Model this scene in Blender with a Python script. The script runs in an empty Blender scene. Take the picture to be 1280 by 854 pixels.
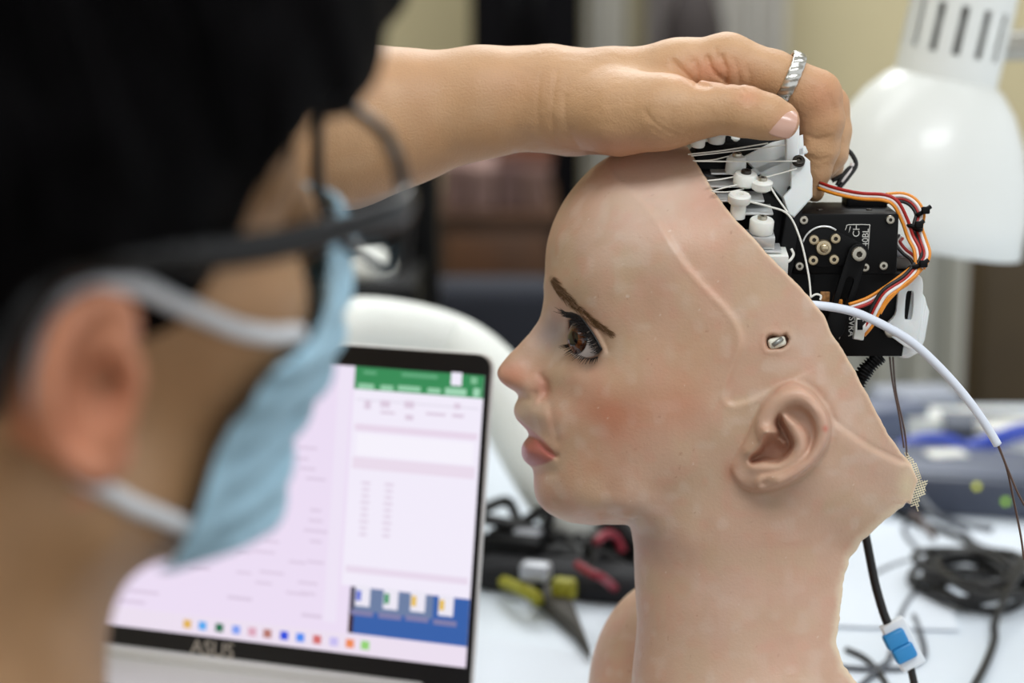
import bpy, bmesh, math, random
import numpy as np
from mathutils import Vector, Matrix, Quaternion, Euler

random.seed(7); np.random.seed(7)
SC = bpy.context.scene
COL = SC.collection

# ------------------------------------------------------------------ camera
FPX = 70.0 / 36.0 * 1280.0          # focal length in pixels of the 1280x854 frame
PITCH = math.radians(12.0)
CAMZ = 1.19
CAM = np.array([0.0, 0.0, CAMZ])
RGT = np.array([1.0, 0.0, 0.0])
FWD = np.array([0.0, math.cos(PITCH), -math.sin(PITCH)])
UPV = np.array([0.0, math.sin(PITCH), math.cos(PITCH)])
cd = bpy.data.cameras.new('camera'); cam = bpy.data.objects.new('camera', cd); COL.objects.link(cam)
cam.location = CAM
cam.rotation_euler = (math.pi / 2 - PITCH, 0, 0)
cd.lens = 70.0; cd.sensor_width = 36.0; cd.clip_start = 0.02; cd.clip_end = 60
cd.dof.use_dof = True
cd.dof.focus_distance = 0.948
cd.dof.aperture_fstop = 4.4
SC.camera = cam

# ------------------------------------------------------------------ world, lights, exposure
w = bpy.data.worlds.new('world'); SC.world = w; w.use_nodes = True
w.node_tree.nodes['Background'].inputs[0].default_value = (0.95, 0.98, 1.0, 1)
w.node_tree.nodes['Background'].inputs[1].default_value = 0.80
SC.view_settings.view_transform = 'Standard'
SC.view_settings.look = 'None'
SC.view_settings.exposure = 0.12
SC.view_settings.gamma = 1.0
SC.view_settings.use_curve_mapping = False
CEIL_Z = 2.65
# ceiling fluorescent panels of the office (x, y, size x, size y, watts)
PANELS = [(-0.75, 1.6, 1.2, 0.6, 9.0), (0.75, 1.9, 1.2, 0.6, 11.0), (-0.95, 0.1, 1.2, 0.6, 5.0), (0.45, -0.15, 1.2, 0.6, 26.0),
          (0.1, 3.2, 1.2, 0.6, 40.0)]
for (lx, ly, sx, sy, pw) in PANELS:
    ld = bpy.data.lights.new('ceiling_light', 'AREA'); ld.shape = 'RECTANGLE'; ld.size = sx; ld.size_y = sy
    ld.energy = pw; ld.color = (0.95, 0.98, 1.0)
    lo = bpy.data.objects.new('panel_lamp', ld); COL.objects.link(lo); lo.location = (lx, ly, CEIL_Z - 0.06)
# ------------------------------------------------------------------ helpers
def lin(r, g, b, a=1.0):
    def f(c):
        c /= 255.0
        return c / 12.92 if c <= 0.04045 else ((c + 0.055) / 1.055) ** 2.4
    return (f(r), f(g), f(b), a)

def cpt(px, py, d):
    """a pixel of the photograph at distance d along the view axis -> camera frame (x right, y up, z backwards)"""
    return np.array([(px - 640.0) / FPX * d, (427.0 - py) / FPX * d, -d])

def c2w(p):
    p = np.asarray(p, float)
    return CAM + p[..., 0:1] * RGT + p[..., 1:2] * UPV - p[..., 2:3] * FWD

def w2c(p):
    q = np.asarray(p, float) - CAM
    return np.stack([q @ RGT, q @ UPV, -(q @ FWD)], -1)

def wp(px, py, d):
    return c2w(cpt(px, py, d))

def on_plane(px, py, z):
    """where the ray of a pixel meets the horizontal plane at height z"""
    r = cpt(px, py, 1.0); dirw = r[0] * RGT + r[1] * UPV - r[2] * FWD
    return CAM + dirw * ((z - CAMZ) / dirw[2])

RC = Matrix(((RGT[0], UPV[0], -FWD[0]), (RGT[1], UPV[1], -FWD[1]), (RGT[2], UPV[2], -FWD[2])))   # camera-frame axes in the world

MATS = {}
def mat(name, col, rough=0.5, metal=0.0, noise=0.0, nscale=30.0, bump=0.0, bscale=200.0, spec=0.5, sss=0.0, emit=None, estr=1.0, trans=0.0, coat=0.0, attr=None, alpha=1.0, sheen=0.0):
    if name in MATS: return MATS[name]
    m = bpy.data.materials.new(name); m.use_nodes = True
    nt = m.node_tree; b = nt.nodes['Principled BSDF']
    if len(col) == 3: col = lin(*col)
    b.inputs['Base Color'].default_value = col
    b.inputs['Roughness'].default_value = rough
    b.inputs['Metallic'].default_value = metal
    b.inputs['Specular IOR Level'].default_value = spec
    b.inputs['Coat Weight'].default_value = coat
    b.inputs['Transmission Weight'].default_value = trans
    b.inputs['Alpha'].default_value = alpha
    if sss:
        b.inputs['Subsurface Weight'].default_value = sss
        b.inputs['Subsurface Radius'].default_value = (1.0, 0.45, 0.28)
        b.inputs['Subsurface Scale'].default_value = 0.006
    if emit is not None:
        b.inputs['Emission Color'].default_value = lin(*emit); b.inputs['Emission Strength'].default_value = estr
    src = None
    tc = nt.nodes.new('ShaderNodeTexCoord')
    if attr:
        at = nt.nodes.new('ShaderNodeAttribute'); at.attribute_name = attr; src = at.outputs['Color']
    if noise > 0:
        n = nt.nodes.new('ShaderNodeTexNoise'); n.inputs['Scale'].default_value = nscale; n.inputs['Detail'].default_value = 4
        nt.links.new(tc.outputs['Object'], n.inputs['Vector'])
        mp = nt.nodes.new('ShaderNodeMapRange'); mp.inputs['From Min'].default_value = 0.3; mp.inputs['From Max'].default_value = 0.7
        mp.inputs['To Min'].default_value = 1.0 - noise; mp.inputs['To Max'].default_value = 1.0 + noise
        nt.links.new(n.outputs['Fac'], mp.inputs['Value'])
        mx = nt.nodes.new('ShaderNodeVectorMath'); mx.operation = 'SCALE'
        if src is not None: nt.links.new(src, mx.inputs[0])
        else: mx.inputs[0].default_value = col[:3]
        nt.links.new(mp.outputs['Result'], mx.inputs['Scale'])
        src = mx.outputs['Vector']
    if src is not None: nt.links.new(src, b.inputs['Base Color'])
    if bump > 0:
        n2 = nt.nodes.new('ShaderNodeTexNoise'); n2.inputs['Scale'].default_value = bscale; n2.inputs['Detail'].default_value = 3
        nt.links.new(tc.outputs['Object'], n2.inputs['Vector'])
        bp = nt.nodes.new('ShaderNodeBump'); bp.inputs['Strength'].default_value = bump; bp.inputs['Distance'].default_value = 0.001
        nt.links.new(n2.outputs['Fac'], bp.inputs['Height']); nt.links.new(bp.outputs['Normal'], b.inputs['Normal'])
    MATS[name] = m
    return m

def mesh_of(name, v, f, smooth=True):
    me = bpy.data.meshes.new(name)
    v = np.asarray(v, np.float32)
    if isinstance(f, np.ndarray):
        n, k = f.shape
        me.vertices.add(len(v)); me.vertices.foreach_set('co', v.ravel())
        me.loops.add(n * k); me.loops.foreach_set('vertex_index', f.astype(np.int32).ravel())
        me.polygons.add(n); me.polygons.foreach_set('loop_start', np.arange(0, n * k, k, dtype=np.int32))
        me.update(calc_edges=True)
    else:
        me.from_pydata(v.tolist(), [], [list(map(int, q)) for q in f]); me.update()
    me.polygons.foreach_set('use_smooth', np.full(len(me.polygons), smooth))
    me.validate()
    return me

def root(name, label, category, loc=(0, 0, 0), group=None):
    o = bpy.data.objects.new(name, None); COL.objects.link(o); o.location = loc; o.empty_display_size = 0.02
    o['label'] = label; o['category'] = category
    if group: o['group'] = group
    return o

def origin_of(o):
    p = np.zeros(3)
    while o is not None:
        p = p + np.array(o.location); o = o.parent
    return p

def obj(name, vf, m, parent=None, smooth=True, label=None, category=None, group=None, kind=None, sharp=None):
    """one mesh object from world-space geometry"""
    v, f = vf
    v = np.asarray(v, float)
    if parent is None:
        o0 = np.array([(v[:, 0].min() + v[:, 0].max()) / 2, (v[:, 1].min() + v[:, 1].max()) / 2, v[:, 2].min()])
    else:
        o0 = origin_of(parent)
    me = mesh_of(name, v - o0, f, smooth)
    if sharp is not None:
        me.set_sharp_from_angle(angle=math.radians(sharp))
    me.materials.append(m)
    o = bpy.data.objects.new(name, me); COL.objects.link(o)
    if parent is None: o.location = o0
    else: o.parent = parent
    if label: o['label'] = label
    if category: o['category'] = category
    if group: o['group'] = group
    if kind: o['kind'] = kind
    return o

def inst(name, me, loc, rot3, parent=None, scale=1.0, label=None):
    """an object that shares mesh data; rot3 = 3x3 world rotation"""
    o = bpy.data.objects.new(name, me); COL.objects.link(o)
    if parent is not None:
        o.parent = parent; loc = np.asarray(loc) - origin_of(parent)
    M = Matrix.Translation(Vector(loc)) @ rot3.to_4x4() @ Matrix.Scale(scale, 4)
    o.matrix_local = M
    if label: o['label'] = label
    return o

def cat(parts):
    """join several (v, f) into one"""
    V, F, n = [], [], 0
    for v, f in parts:
        v = np.asarray(v, float); V.append(v)
        F.extend([[i + n for i in q] for q in (f.tolist() if isinstance(f, np.ndarray) else f)]); n += len(v)
    return np.concatenate(V), F

def crom(P, n=8, closed=False):
    """Catmull-Rom resampling of a polyline (any number of columns)"""
    P = np.asarray(P, float); N = len(P)
    out = []
    segs = N if closed else N - 1
    for i in range(segs):
        if closed: a, b, c, d = P[(i - 1) % N], P[i], P[(i + 1) % N], P[(i + 2) % N]
        else: a, b, c, d = P[max(i - 1, 0)], P[i], P[i + 1], P[min(i + 2, N - 1)]
        for t in np.arange(n) / n:
            out.append(0.5 * ((2 * b) + (c - a) * t + (2 * a - 5 * b + 4 * c - d) * t * t + (3 * b - a - 3 * c + d) * t ** 3))
    if not closed: out.append(P[-1])
    return np.array(out)

def tube(P, r, sides=8, closed=False, cap=True, flat=1.0, up=None):
    """tube along world points P; r number or per-point; flat squashes the section along 'up'"""
    P = np.asarray(P, float); n = len(P)
    r = np.full(n, r) if np.isscalar(r) else np.asarray(r, float)
    if closed: T = np.roll(P, -1, 0) - np.roll(P, 1, 0)
    else: T = np.gradient(P, axis=0)
    T /= np.linalg.norm(T, axis=1)[:, None] + 1e-12
    if up is None:
        up = np.array([0, 0, 1.0]) if abs(T[0][2]) < 0.9 else np.array([1.0, 0, 0])
        N = up - T[0] * (up @ T[0]); N /= np.linalg.norm(N)
        Ns = [N]
        for i in range(1, n):
            N = Ns[-1] - T[i] * (Ns[-1] @ T[i]); N /= np.linalg.norm(N) + 1e-12; Ns.append(N)
        Ns = np.array(Ns)
    else:
        up = np.asarray(up, float)
        Ns = up - T * (T @ up)[:, None]; Ns /= np.linalg.norm(Ns, axis=1)[:, None] + 1e-12
    B = np.cross(T, Ns)
    a = np.arange(sides) / sides * 2 * math.pi
    V = P[:, None, :] + r[:, None, None] * (np.cos(a)[None, :, None] * Ns[:, None, :] * flat + np.sin(a)[None, :, None] * B[:, None, :])
    V = V.reshape(-1, 3); F = []
    m = n if closed else n - 1
    for i in range(m):
        j = (i + 1) % n
        for k in range(sides):
            l = (k + 1) % sides
            F.append([i * sides + k, i * sides + l, j * sides + l, j * sides + k])
    if cap and not closed:
        F.append([k for k in range(sides)][::-1]); F.append([(n - 1) * sides + k for k in range(sides)])
    return V, F

def frame(axis, hint=(0, 0, 1)):
    a = np.asarray(axis, float); a = a / np.linalg.norm(a); h = np.asarray(hint, float)
    if abs(a @ h) / np.linalg.norm(h) > 0.97: h = np.array([1.0, 0, 0])
    x = h - a * (a @ h); x /= np.linalg.norm(x)
    y = np.cross(a, x)
    return x, y, a

def lathe(profile, base, axis, n=32, hint=(0, 0, 1)):
    """profile [(radius, height along axis)] turned about the axis from base"""
    x, y, a = frame(axis, hint); base = np.asarray(base, float)
    V, F = [], []
    for (r, h) in profile:
        for k in range(n):
            t = 2 * math.pi * k / n
            V.append(base + a * h + r * (math.cos(t) * x + math.sin(t) * y))
    m = len(profile)
    for i in range(m - 1):
        for k in range(n):
            l = (k + 1) % n
            F.append([i * n + k, i * n + l, (i + 1) * n + l, (i + 1) * n + k])
    if profile[0][0] > 1e-6: F.append(list(range(n))[::-1])
    if profile[-1][0] > 1e-6: F.append([(m - 1) * n + k for k in range(n)])
    return np.array(V), F

def box(c, ax, ay, az, sx, sy, sz, bev=0.0, seg=2):
    """bevelled box centred at c with axes ax ay az (unit) and full sizes"""
    bm = bmesh.new(); bmesh.ops.create_cube(bm, size=1.0)
    for v in bm.verts: v.co = Vector((v.co.x * sx, v.co.y * sy, v.co.z * sz))
    if bev > 0: bmesh.ops.bevel(bm, geom=list(bm.edges), offset=min(bev, 0.49 * min(sx, sy, sz)), segments=seg, profile=0.5, affect='EDGES')
    bm.verts.ensure_lookup_table()
    A = np.stack([ax, ay, az], 0).astype(float)
    V = np.array([v.co[:] for v in bm.verts]) @ A + np.asarray(c, float)
    F = [[v.index for v in f.verts] for f in bm.faces]; bm.free()
    return V, F
EX, EY, EZ = np.eye(3)
def abox(x0, x1, y0, y1, z0, z1, bev=0.0, seg=2):
    return box(((x0 + x1) / 2, (y0 + y1) / 2, (z0 + z1) / 2), EX, EY, EZ, x1 - x0, y1 - y0, z1 - z0, bev, seg)

def prism(poly, o, ax, ay, az, thick, bev=0.0, holes=(), seg=2):
    """extruded polygon (2D points in ax, ay about o), thickness along az (from 0 to -thick); holes are cut through"""
    bm = bmesh.new()
    def loop(pts):
        vs = [bm.verts.new((p[0], p[1], 0)) for p in pts]
        return [bm.edges.new((vs[i], vs[(i + 1) % len(vs)])) for i in range(len(vs))]
    es = loop(poly)
    for h in holes: es += loop(h)
    bmesh.ops.triangle_fill(bm, use_beauty=True, use_dissolve=False, edges=es)
    bmesh.ops.recalc_face_normals(bm, faces=bm.faces)
    r = bmesh.ops.extrude_face_region(bm, geom=list(bm.faces))
    for g in r['geom']:
        if isinstance(g, bmesh.types.BMVert): g.co.z -= thick
    bmesh.ops.recalc_face_normals(bm, faces=bm.faces)
    if bev > 0:
        ed = [e for e in bm.edges if len(e.link_faces) == 2 and e.calc_face_angle(0) > 0.6 and abs(e.verts[0].co.z - e.verts[1].co.z) < 1e-9]
        bmesh.ops.bevel(bm, geom=ed, offset=bev, segments=seg, profile=0.5, affect='EDGES')
    bm.verts.ensure_lookup_table(); bm.verts.index_update()
    A = np.stack([ax, ay, az], 0).astype(float)
    V = np.array([v.co[:] for v in bm.verts]) @ A + np.asarray(o, float)
    F = [[v.index for v in f.verts] for f in bm.faces]; bm.free()
    return V, F

def rrect(w, h, r, n=5, cx=0.0, cy=0.0):
    out = []
    for (sx, sy, a0) in ((1, 1, 0), (-1, 1, 90), (-1, -1, 180), (1, -1, 270)):
        for i in range(n + 1):
            a = math.radians(a0 + 90.0 * i / n)
            out.append((cx + sx * (w / 2 - r) + r * math.cos(a), cy + sy * (h / 2 - r) + r * math.sin(a)))
    return out

def circ(r, n=24, cx=0.0, cy=0.0):
    return [(cx + r * math.cos(2 * math.pi * i / n), cy + r * math.sin(2 * math.pi * i / n)) for i in range(n)]

# ---- signed distance tools
def smin(a, b, k):
    h = np.clip(0.5 + 0.5 * (b - a) / k, 0, 1)
    return b * (1 - h) + a * h - k * h * (1 - h)
def smax(a, b, k): return -smin(-a, -b, k)

def rcone(P, a, b, r1, r2):
    """capsule with two radii"""
    a = np.asarray(a, np.float32); b = np.asarray(b, np.float32); ab = b - a; L2 = float(ab @ ab) + 1e-12
    x = P[:, 0] - a[0]; y = P[:, 1] - a[1]; z = P[:, 2] - a[2]
    t = np.clip((x * ab[0] + y * ab[1] + z * ab[2]) * np.float32(1 / L2), 0, 1)
    x -= t * ab[0]; y -= t * ab[1]; z -= t * ab[2]
    return np.sqrt(x * x + y * y + z * z) - (np.float32(r1) + np.float32(r2 - r1) * t)

def ellip(P, c, r, A=None):
    q = (P - np.asarray(c, np.float32)).astype(np.float32)
    if A is not None: q = q @ np.asarray(A, np.float32).T
    q = q / np.asarray(r, np.float32); k0 = np.sqrt((q * q).sum(1))
    q = q / np.asarray(r, np.float32); k1 = np.sqrt((q * q).sum(1))
    return k0 * (k0 - 1.0) / (k1 + 1e-9)

def sdf_mesh(fn, lo, hi, h, block=6, margin=1.3):
    """surface nets over a box; fn maps (N,3) points to signed distance"""
    lo = np.asarray(lo, float); hi = np.asarray(hi, float)
    nb = np.maximum(1, np.ceil((hi - lo) / (h * block)).astype(int))
    n = nb * block + 1
    bs = h * block
    ci = np.stack(np.meshgrid(*[np.arange(k) for k in nb], indexing='ij'), -1).reshape(-1, 3)
    cc = lo + (ci + 0.5) * bs
    fc = fn(cc.astype(np.float32))
    F = np.empty(n, np.float32)
    big = np.repeat(np.repeat(np.repeat(fc.reshape(nb), block, 0), block, 1), block, 2)
    F[:-1, :-1, :-1] = big
    F[-1, :, :] = F[-2, :, :]; F[:, -1, :] = F[:, -2, :]; F[:, :, -1] = F[:, :, -2]
    act = ci[np.abs(fc) < bs * 0.87 * margin]
    off = np.stack(np.meshgrid(*[np.arange(block + 1)] * 3, indexing='ij'), -1).reshape(-1, 3)
    for s in range(0, len(act), 1500):
        idx = (act[s:s + 1500, None, :] * block + off[None]).reshape(-1, 3)
        F[idx[:, 0], idx[:, 1], idx[:, 2]] = fn((lo + idx * h).astype(np.float32))
    S = F < 0
    c = [(i, j, k) for i in (0, 1) for j in (0, 1) for k in (0, 1)]
    cnt = np.zeros(np.array(F.shape) - 1, np.int8)
    for (i, j, k) in c:
        cnt += S[i:F.shape[0] - 1 + i, j:F.shape[1] - 1 + j, k:F.shape[2] - 1 + k]
    A = np.argwhere((cnt > 0) & (cnt < 8))
    vid = np.full(cnt.shape, -1, np.int32); vid[A[:, 0], A[:, 1], A[:, 2]] = np.arange(len(A))
    acc = np.zeros((len(A), 3)); num = np.zeros(len(A))
    vals = {q: F[A[:, 0] + q[0], A[:, 1] + q[1], A[:, 2] + q[2]].astype(float) for q in c}
    for q in c:
        for ax in range(3):
            if q[ax] == 0:
                p = list(q); p[ax] = 1; p = tuple(p)
                a, b = vals[q], vals[p]; m = (a < 0) != (b < 0)
                t = np.where(m, a / (a - b + 1e-20), 0)
                pt = np.tile(np.array(q, float), (len(A), 1)); pt[:, ax] += t
                acc += pt * m[:, None]; num += m
    V = lo + (A + acc / np.maximum(num, 1)[:, None]) * h
    Q = []
    for ax in range(3):
        o1, o2 = [a for a in range(3) if a != ax]
        sl0 = [slice(None)] * 3; sl1 = [slice(None)] * 3
        sl0[ax] = slice(0, -1); sl1[ax] = slice(1, None)
        d = S[tuple(sl0)] != S[tuple(sl1)]
        E = np.argwhere(d)
        E = E[(E[:, o1] > 0) & (E[:, o2] > 0) & (E[:, o1] < cnt.shape[o1]) & (E[:, o2] < cnt.shape[o2])]
        def cell(da, db):
            I = E.copy(); I[:, o1] -= da; I[:, o2] -= db
            return vid[I[:, 0], I[:, 1], I[:, 2]]
        q = np.stack([cell(0, 0), cell(1, 0), cell(1, 1), cell(0, 1)], 1)
        inside = S[E[:, 0], E[:, 1], E[:, 2]]
        flip = inside if ax != 1 else ~inside
        q[~flip] = q[~flip][:, ::-1]
        Q.append(q)
    Q = np.concatenate(Q); Q = Q[(Q >= 0).all(1)]
    return V, Q

def relax(V, Q, it=2, lam=0.5):
    for _ in range(it):
        S = np.zeros_like(V); N = np.zeros(len(V))
        for a in range(4):
            b = (a + 1) % 4
            np.add.at(S, Q[:, a], V[Q[:, b]]); np.add.at(N, Q[:, a], 1)
            np.add.at(S, Q[:, b], V[Q[:, a]]); np.add.at(N, Q[:, b], 1)
        V = V + lam * (S / np.maximum(N, 1)[:, None] - V)
    return V

def pdist(px, py, poly, pad=70):
    """distance (pixels) to a polyline, and the signed side of the nearest segment; far points are left at 1000"""
    poly = np.asarray(poly, float)
    shape = px.shape; X = px.ravel(); Y = py.ravel()
    if pad is not None:
        k = np.flatnonzero((X > poly[:, 0].min() - pad) & (X < poly[:, 0].max() + pad) & (Y > poly[:, 1].min() - pad) & (Y < poly[:, 1].max() + pad))
    else: k = np.arange(len(X))
    x = X[k].astype(np.float32); y = Y[k].astype(np.float32)
    best = np.full(x.shape, 1e9, np.float32); side = np.zeros(x.shape, np.float32)
    for (a, b) in zip(poly[:-1], poly[1:]):
        dx, dy = b - a; L = dx * dx + dy * dy + 1e-9
        t = np.clip(((x - a[0]) * dx + (y - a[1]) * dy) / L, 0, 1)
        ex = x - a[0] - t * dx; ey = y - a[1] - t * dy
        d = ex * ex + ey * ey; m = d < best
        best[m] = d[m]; side[m] = np.sign(dx * (y[m] - a[1]) - dy * (x[m] - a[0]))
    D = np.full(X.shape, 1000.0); S = np.full(X.shape, -1.0)
    D[k] = np.sqrt(best); S[k] = side
    return D.reshape(shape), S.reshape(shape)

def inpoly(px, py, poly):
    poly = np.asarray(poly, float); r = np.zeros(px.shape, bool); n = len(poly)
    for i in range(n):
        x1, y1 = poly[i]; x2, y2 = poly[(i + 1) % n]
        c = ((y1 > py) != (y2 > py)) & (px < (x2 - x1) * (py - y1) / (y2 - y1 + 1e-12) + x1)
        r ^= c
    return r

def polysd(px, py, poly):
    """signed distance to a closed polygon, negative inside"""
    P = np.asarray(poly, float)
    d, _ = pdist(px, py, np.vstack([P, P[:1]]))
    return np.where(inpoly(px, py, P), -d, d)

def sstep(a, b, x):
    t = np.clip((x - a) / (b - a), 0, 1); return t * t * (3 - 2 * t)

def vnoise(P, s, seed=0):
    """smooth value noise in 0..1"""
    q = P * s + 17.3 * seed; i = np.floor(q).astype(np.int64); f = q - i; f = f * f * (3 - 2 * f)
    out = np.zeros(len(P))
    for a in (0, 1):
        for b in (0, 1):
            for c in (0, 1):
                hsh = (i[:, 0] + a) * 374761393 + (i[:, 1] + b) * 668265263 + (i[:, 2] + c) * 1274126177 + seed * 97
                hsh = (hsh ^ (hsh >> 13)) * 1274126177; hsh = (hsh ^ (hsh >> 16)) & 0xffff
                out += (hsh / 65535.0) * (f[:, 0] if a else 1 - f[:, 0]) * (f[:, 1] if b else 1 - f[:, 1]) * (f[:, 2] if c else 1 - f[:, 2])
    return out

def set_col(o, name, C):
    at = o.data.attributes.new(name, 'FLOAT_COLOR', 'POINT')
    C = np.asarray(C, np.float32)
    if C.shape[1] == 3: C = np.hstack([C, np.ones((len(C), 1), np.float32)])
    at.data.foreach_set('color', C.ravel())
# ------------------------------------------------------------------ room (the office goes on towards the camera and to the right)
def struct(name, vf, m, smooth=False):
    return obj(name, vf, m, None, smooth, kind='structure')
M_wall = mat('beige_paint', (206, 194, 156), rough=0.85, noise=0.03, nscale=6, bump=0.05, bscale=120)
M_ceil = mat('ceiling_white', (228, 228, 224), rough=0.9, noise=0.02)
M_floor = mat('floor_vinyl', (120, 112, 102), rough=0.55, noise=0.08, nscale=5)
YB = 4.1
struct('floor', abox(-2.6, 2.9, -2.6, YB + 0.1, -0.1, 0.0), M_floor)
struct('ceiling', abox(-2.6, 2.9, -2.6, YB + 0.1, CEIL_Z, CEIL_Z + 0.1), M_ceil)
struct('wall_back', abox(-2.6, 2.9, YB, YB + 0.1, 0.0, CEIL_Z), M_wall)
struct('wall_left', abox(-2.7, -2.6, -2.6, YB + 0.1, 0.0, CEIL_Z), M_wall)
struct('baseboard_back', abox(-2.6, 2.9, YB - 0.015, YB, 0.0, 0.09), mat('baseboard_paint', (150, 138, 110), rough=0.6))
M_diff = mat('diffuser', (240, 244, 248), rough=0.6)
for i, (lx, ly, sx, sy, pw) in enumerate(PANELS):
    r_ = root('ceiling_panel', 'flat rectangular office ceiling light panel overhead, one of several', 'ceiling light', (lx, ly, CEIL_Z - 0.05), 'ceiling light panels')
    obj('panel_frame', prism([(lx - sx / 2 - 0.02, ly - sy / 2 - 0.02), (lx + sx / 2 + 0.02, ly - sy / 2 - 0.02), (lx + sx / 2 + 0.02, ly + sy / 2 + 0.02), (lx - sx / 2 - 0.02, ly + sy / 2 + 0.02)], (0, 0, CEIL_Z), EX, EY, EZ, 0.05,
        holes=[[(lx - sx / 2, ly - sy / 2), (lx + sx / 2, ly - sy / 2), (lx + sx / 2, ly + sy / 2), (lx - sx / 2, ly + sy / 2)]]), M_ceil, r_, False)
    obj('diffuser', abox(lx - sx / 2, lx + sx / 2, ly - sy / 2, ly + sy / 2, CEIL_Z - 0.03, CEIL_Z - 0.02), M_diff, r_, False)
# ------------------------------------------------------------------ robot head: silicone skin
D0 = 1.0                                   # distance of the head's middle plane
HX0, HX1, HY0, HY1 = 590, 1200, 140, 1010
FACE = [(862, 168), (835, 174), (800, 181), (775, 188), (757, 198), (740, 210), (722, 228), (707, 248), (695, 270), (686, 295), (682, 320), (681, 345), (680, 372), (677, 390),
        (668, 408), (654, 425), (638, 441), (625, 457), (621, 466), (624, 475), (632, 482.5), (643, 489), (648, 494), (644, 505), (642, 515),
        (645.5, 524), (653, 532), (660, 540), (661, 545), (656, 551), (652, 560), (652, 569), (657, 578), (665, 585), (667, 594), (668, 615), (673, 629), (686, 642), (705, 651),
        (730, 655.5), (755, 656), (775, 656), (786, 657)]
NECKF = [(789.5, 664), (791, 674), (793, 696), (794, 729), (797, 775), (794, 815), (790, 860), (780, 900), (762, 950), (745, 1000)]
CTRL = [  # (px, py, half width mm)
    (745, 230, 24), (780, 215, 28), (800, 230, 38), (850, 240, 48), (890, 240, 52), (850, 205, 37), (880, 200, 41),
    (697, 300, 23), (715, 300, 34), (740, 300, 44), (790, 300, 55), (840, 300, 61), (920, 300, 66),
    (690, 350, 22), (707, 350, 33), (730, 350, 43), (765, 350, 52), (820, 350, 60), (900, 350, 66), (980, 360, 69),
    (688, 378, 17), (705, 378, 28), (722, 382, 36), (745, 390, 44.5), (775, 395, 51.5), (810, 395, 57),
    (672, 415, 7), (684, 410, 11), (694, 415, 15), (703, 425, 20), (712, 412, 25), (728, 412, 34.5), (742, 420, 39.5), (757, 440, 43.5), (748, 448, 40.5), (730, 450, 34.5), (715, 442, 27), (780, 440, 51), (830, 440, 58), (900, 440, 64.5), (980, 440, 69),
    (660, 430, 6.5), (675, 435, 9.5), (690, 440, 15),
    (632, 462, 6.2), (640, 462, 8.0), (655, 455, 8.5), (668, 458, 12), (682, 462, 18), (697, 465, 26), (720, 467, 36), (750, 472, 45.5), (790, 478, 54), (850, 485, 60),
    (640, 480, 8), (652, 484, 12.5), (664, 485, 16.5), (674, 484, 18.0), (683, 490, 19), (692, 490, 24), (706, 492, 31),
    (652, 512, 10), (664, 515, 19), (682, 520, 27), (710, 522, 36), (740, 522, 44), (790, 522, 53), (850, 530, 58.5), (900, 540, 62),
    (659, 560, 11), (668, 562, 17), (680, 565, 22), (692, 570, 27), (715, 567, 35), (750, 567, 43), (800, 570, 51), (860, 580, 56.5),
    (676, 610, 14), (690, 612, 22), (715, 612, 32), (760, 612, 41), (820, 612, 48), (880, 612, 53.5), (930, 620, 56),
    (695, 638, 15), (715, 642, 22), (745, 644, 29), (780, 645, 34.5), (830, 640, 44.5), (890, 650, 51),
    (797, 658, 29), (803, 668, 25), (820, 668, 36), (860, 675, 45.5),
    (798, 700, 13), (810, 700, 23), (835, 705, 34.5), (870, 705, 43.5), (920, 700, 50.5), (980, 700, 53), (1030, 700, 49), (1055, 690, 46),
    (802, 770, 13), (815, 770, 24), (840, 770, 35), (870, 770, 43), (920, 770, 50.5), (980, 770, 52.5), (1030, 770, 48),
    (800, 850, 18), (820, 855, 31), (870, 855, 48), (930, 855, 57), (1000, 855, 58), (1050, 855, 53),
    (770, 950, 20), (820, 950, 48), (900, 950, 70), (1000, 950, 74), (1060, 950, 68),
    (1000, 450, 68.5), (1045, 480, 66), (1080, 530, 62), (1100, 580, 58), (1130, 610, 54), (1050, 620, 59), (1060, 560, 63), (960, 640, 57.5), (1000, 660, 55.5),
    (900, 490, 63), (930, 560, 61.5), (990, 540, 65.0), (960, 300, 68), (1050, 420, 68)]
CUT = [(820, 120), (850, 168), (860, 186), (872, 205), (890, 235), (912, 266), (935, 291), (958, 316), (985, 343), (1010, 370), (1028, 391), (1040, 418), (1062, 452), (1085, 495),
       (1112, 545), (1126, 566), (1139, 580), (1147, 600), (1141, 618), (1139, 632), (1133, 626), (1128, 634), (1106, 650), (1079, 675), (1061, 700), (1054, 725), (1051, 761), (1046, 804), (1054, 833), (1074, 856), (1092, 900), (1100, 960), (1100, 1030)]
SEAM = crom([(752, 196), (759, 203), (772, 223), (799, 248), (822, 275), (836, 300), (854, 328), (881, 359), (908, 387), (922, 409), (926, 432), (917, 459), (908, 482), (906, 499), (917, 507), (944, 499), (972, 485)], 5)
CREASE = crom([(1034, 519), (1058, 538), (1085, 557), (1108, 569), (1128, 578)], 5)
EYE = [(712.5, 400), (717, 396), (725, 398), (736, 410.5), (745, 425), (751.5, 438), (747, 444), (739, 446.5), (730, 445), (722, 440.5), (715.5, 434), (713, 424), (712, 412)]
def ear_pt(L): return [(890 + x / 5.02, 460 + y / 5.02) for (x, y) in L]
EAR_OUT = crom(ear_pt([(430, 100), (520, 88), (610, 128), (685, 210), (737, 300), (748, 400), (732, 485), (690, 555), (620, 640), (520, 712), (400, 762), (285, 787), (200, 765), (135, 705), (110, 630), (150, 540), (190, 460), (230, 380), (270, 290), (330, 190)]), 4, closed=True)
HELIX = crom(ear_pt([(345, 420), (335, 350), (380, 265), (450, 200), (530, 178), (615, 205), (680, 285), (708, 390), (690, 485), (640, 575), (560, 645), (450, 700), (330, 730)]), 5)
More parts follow.
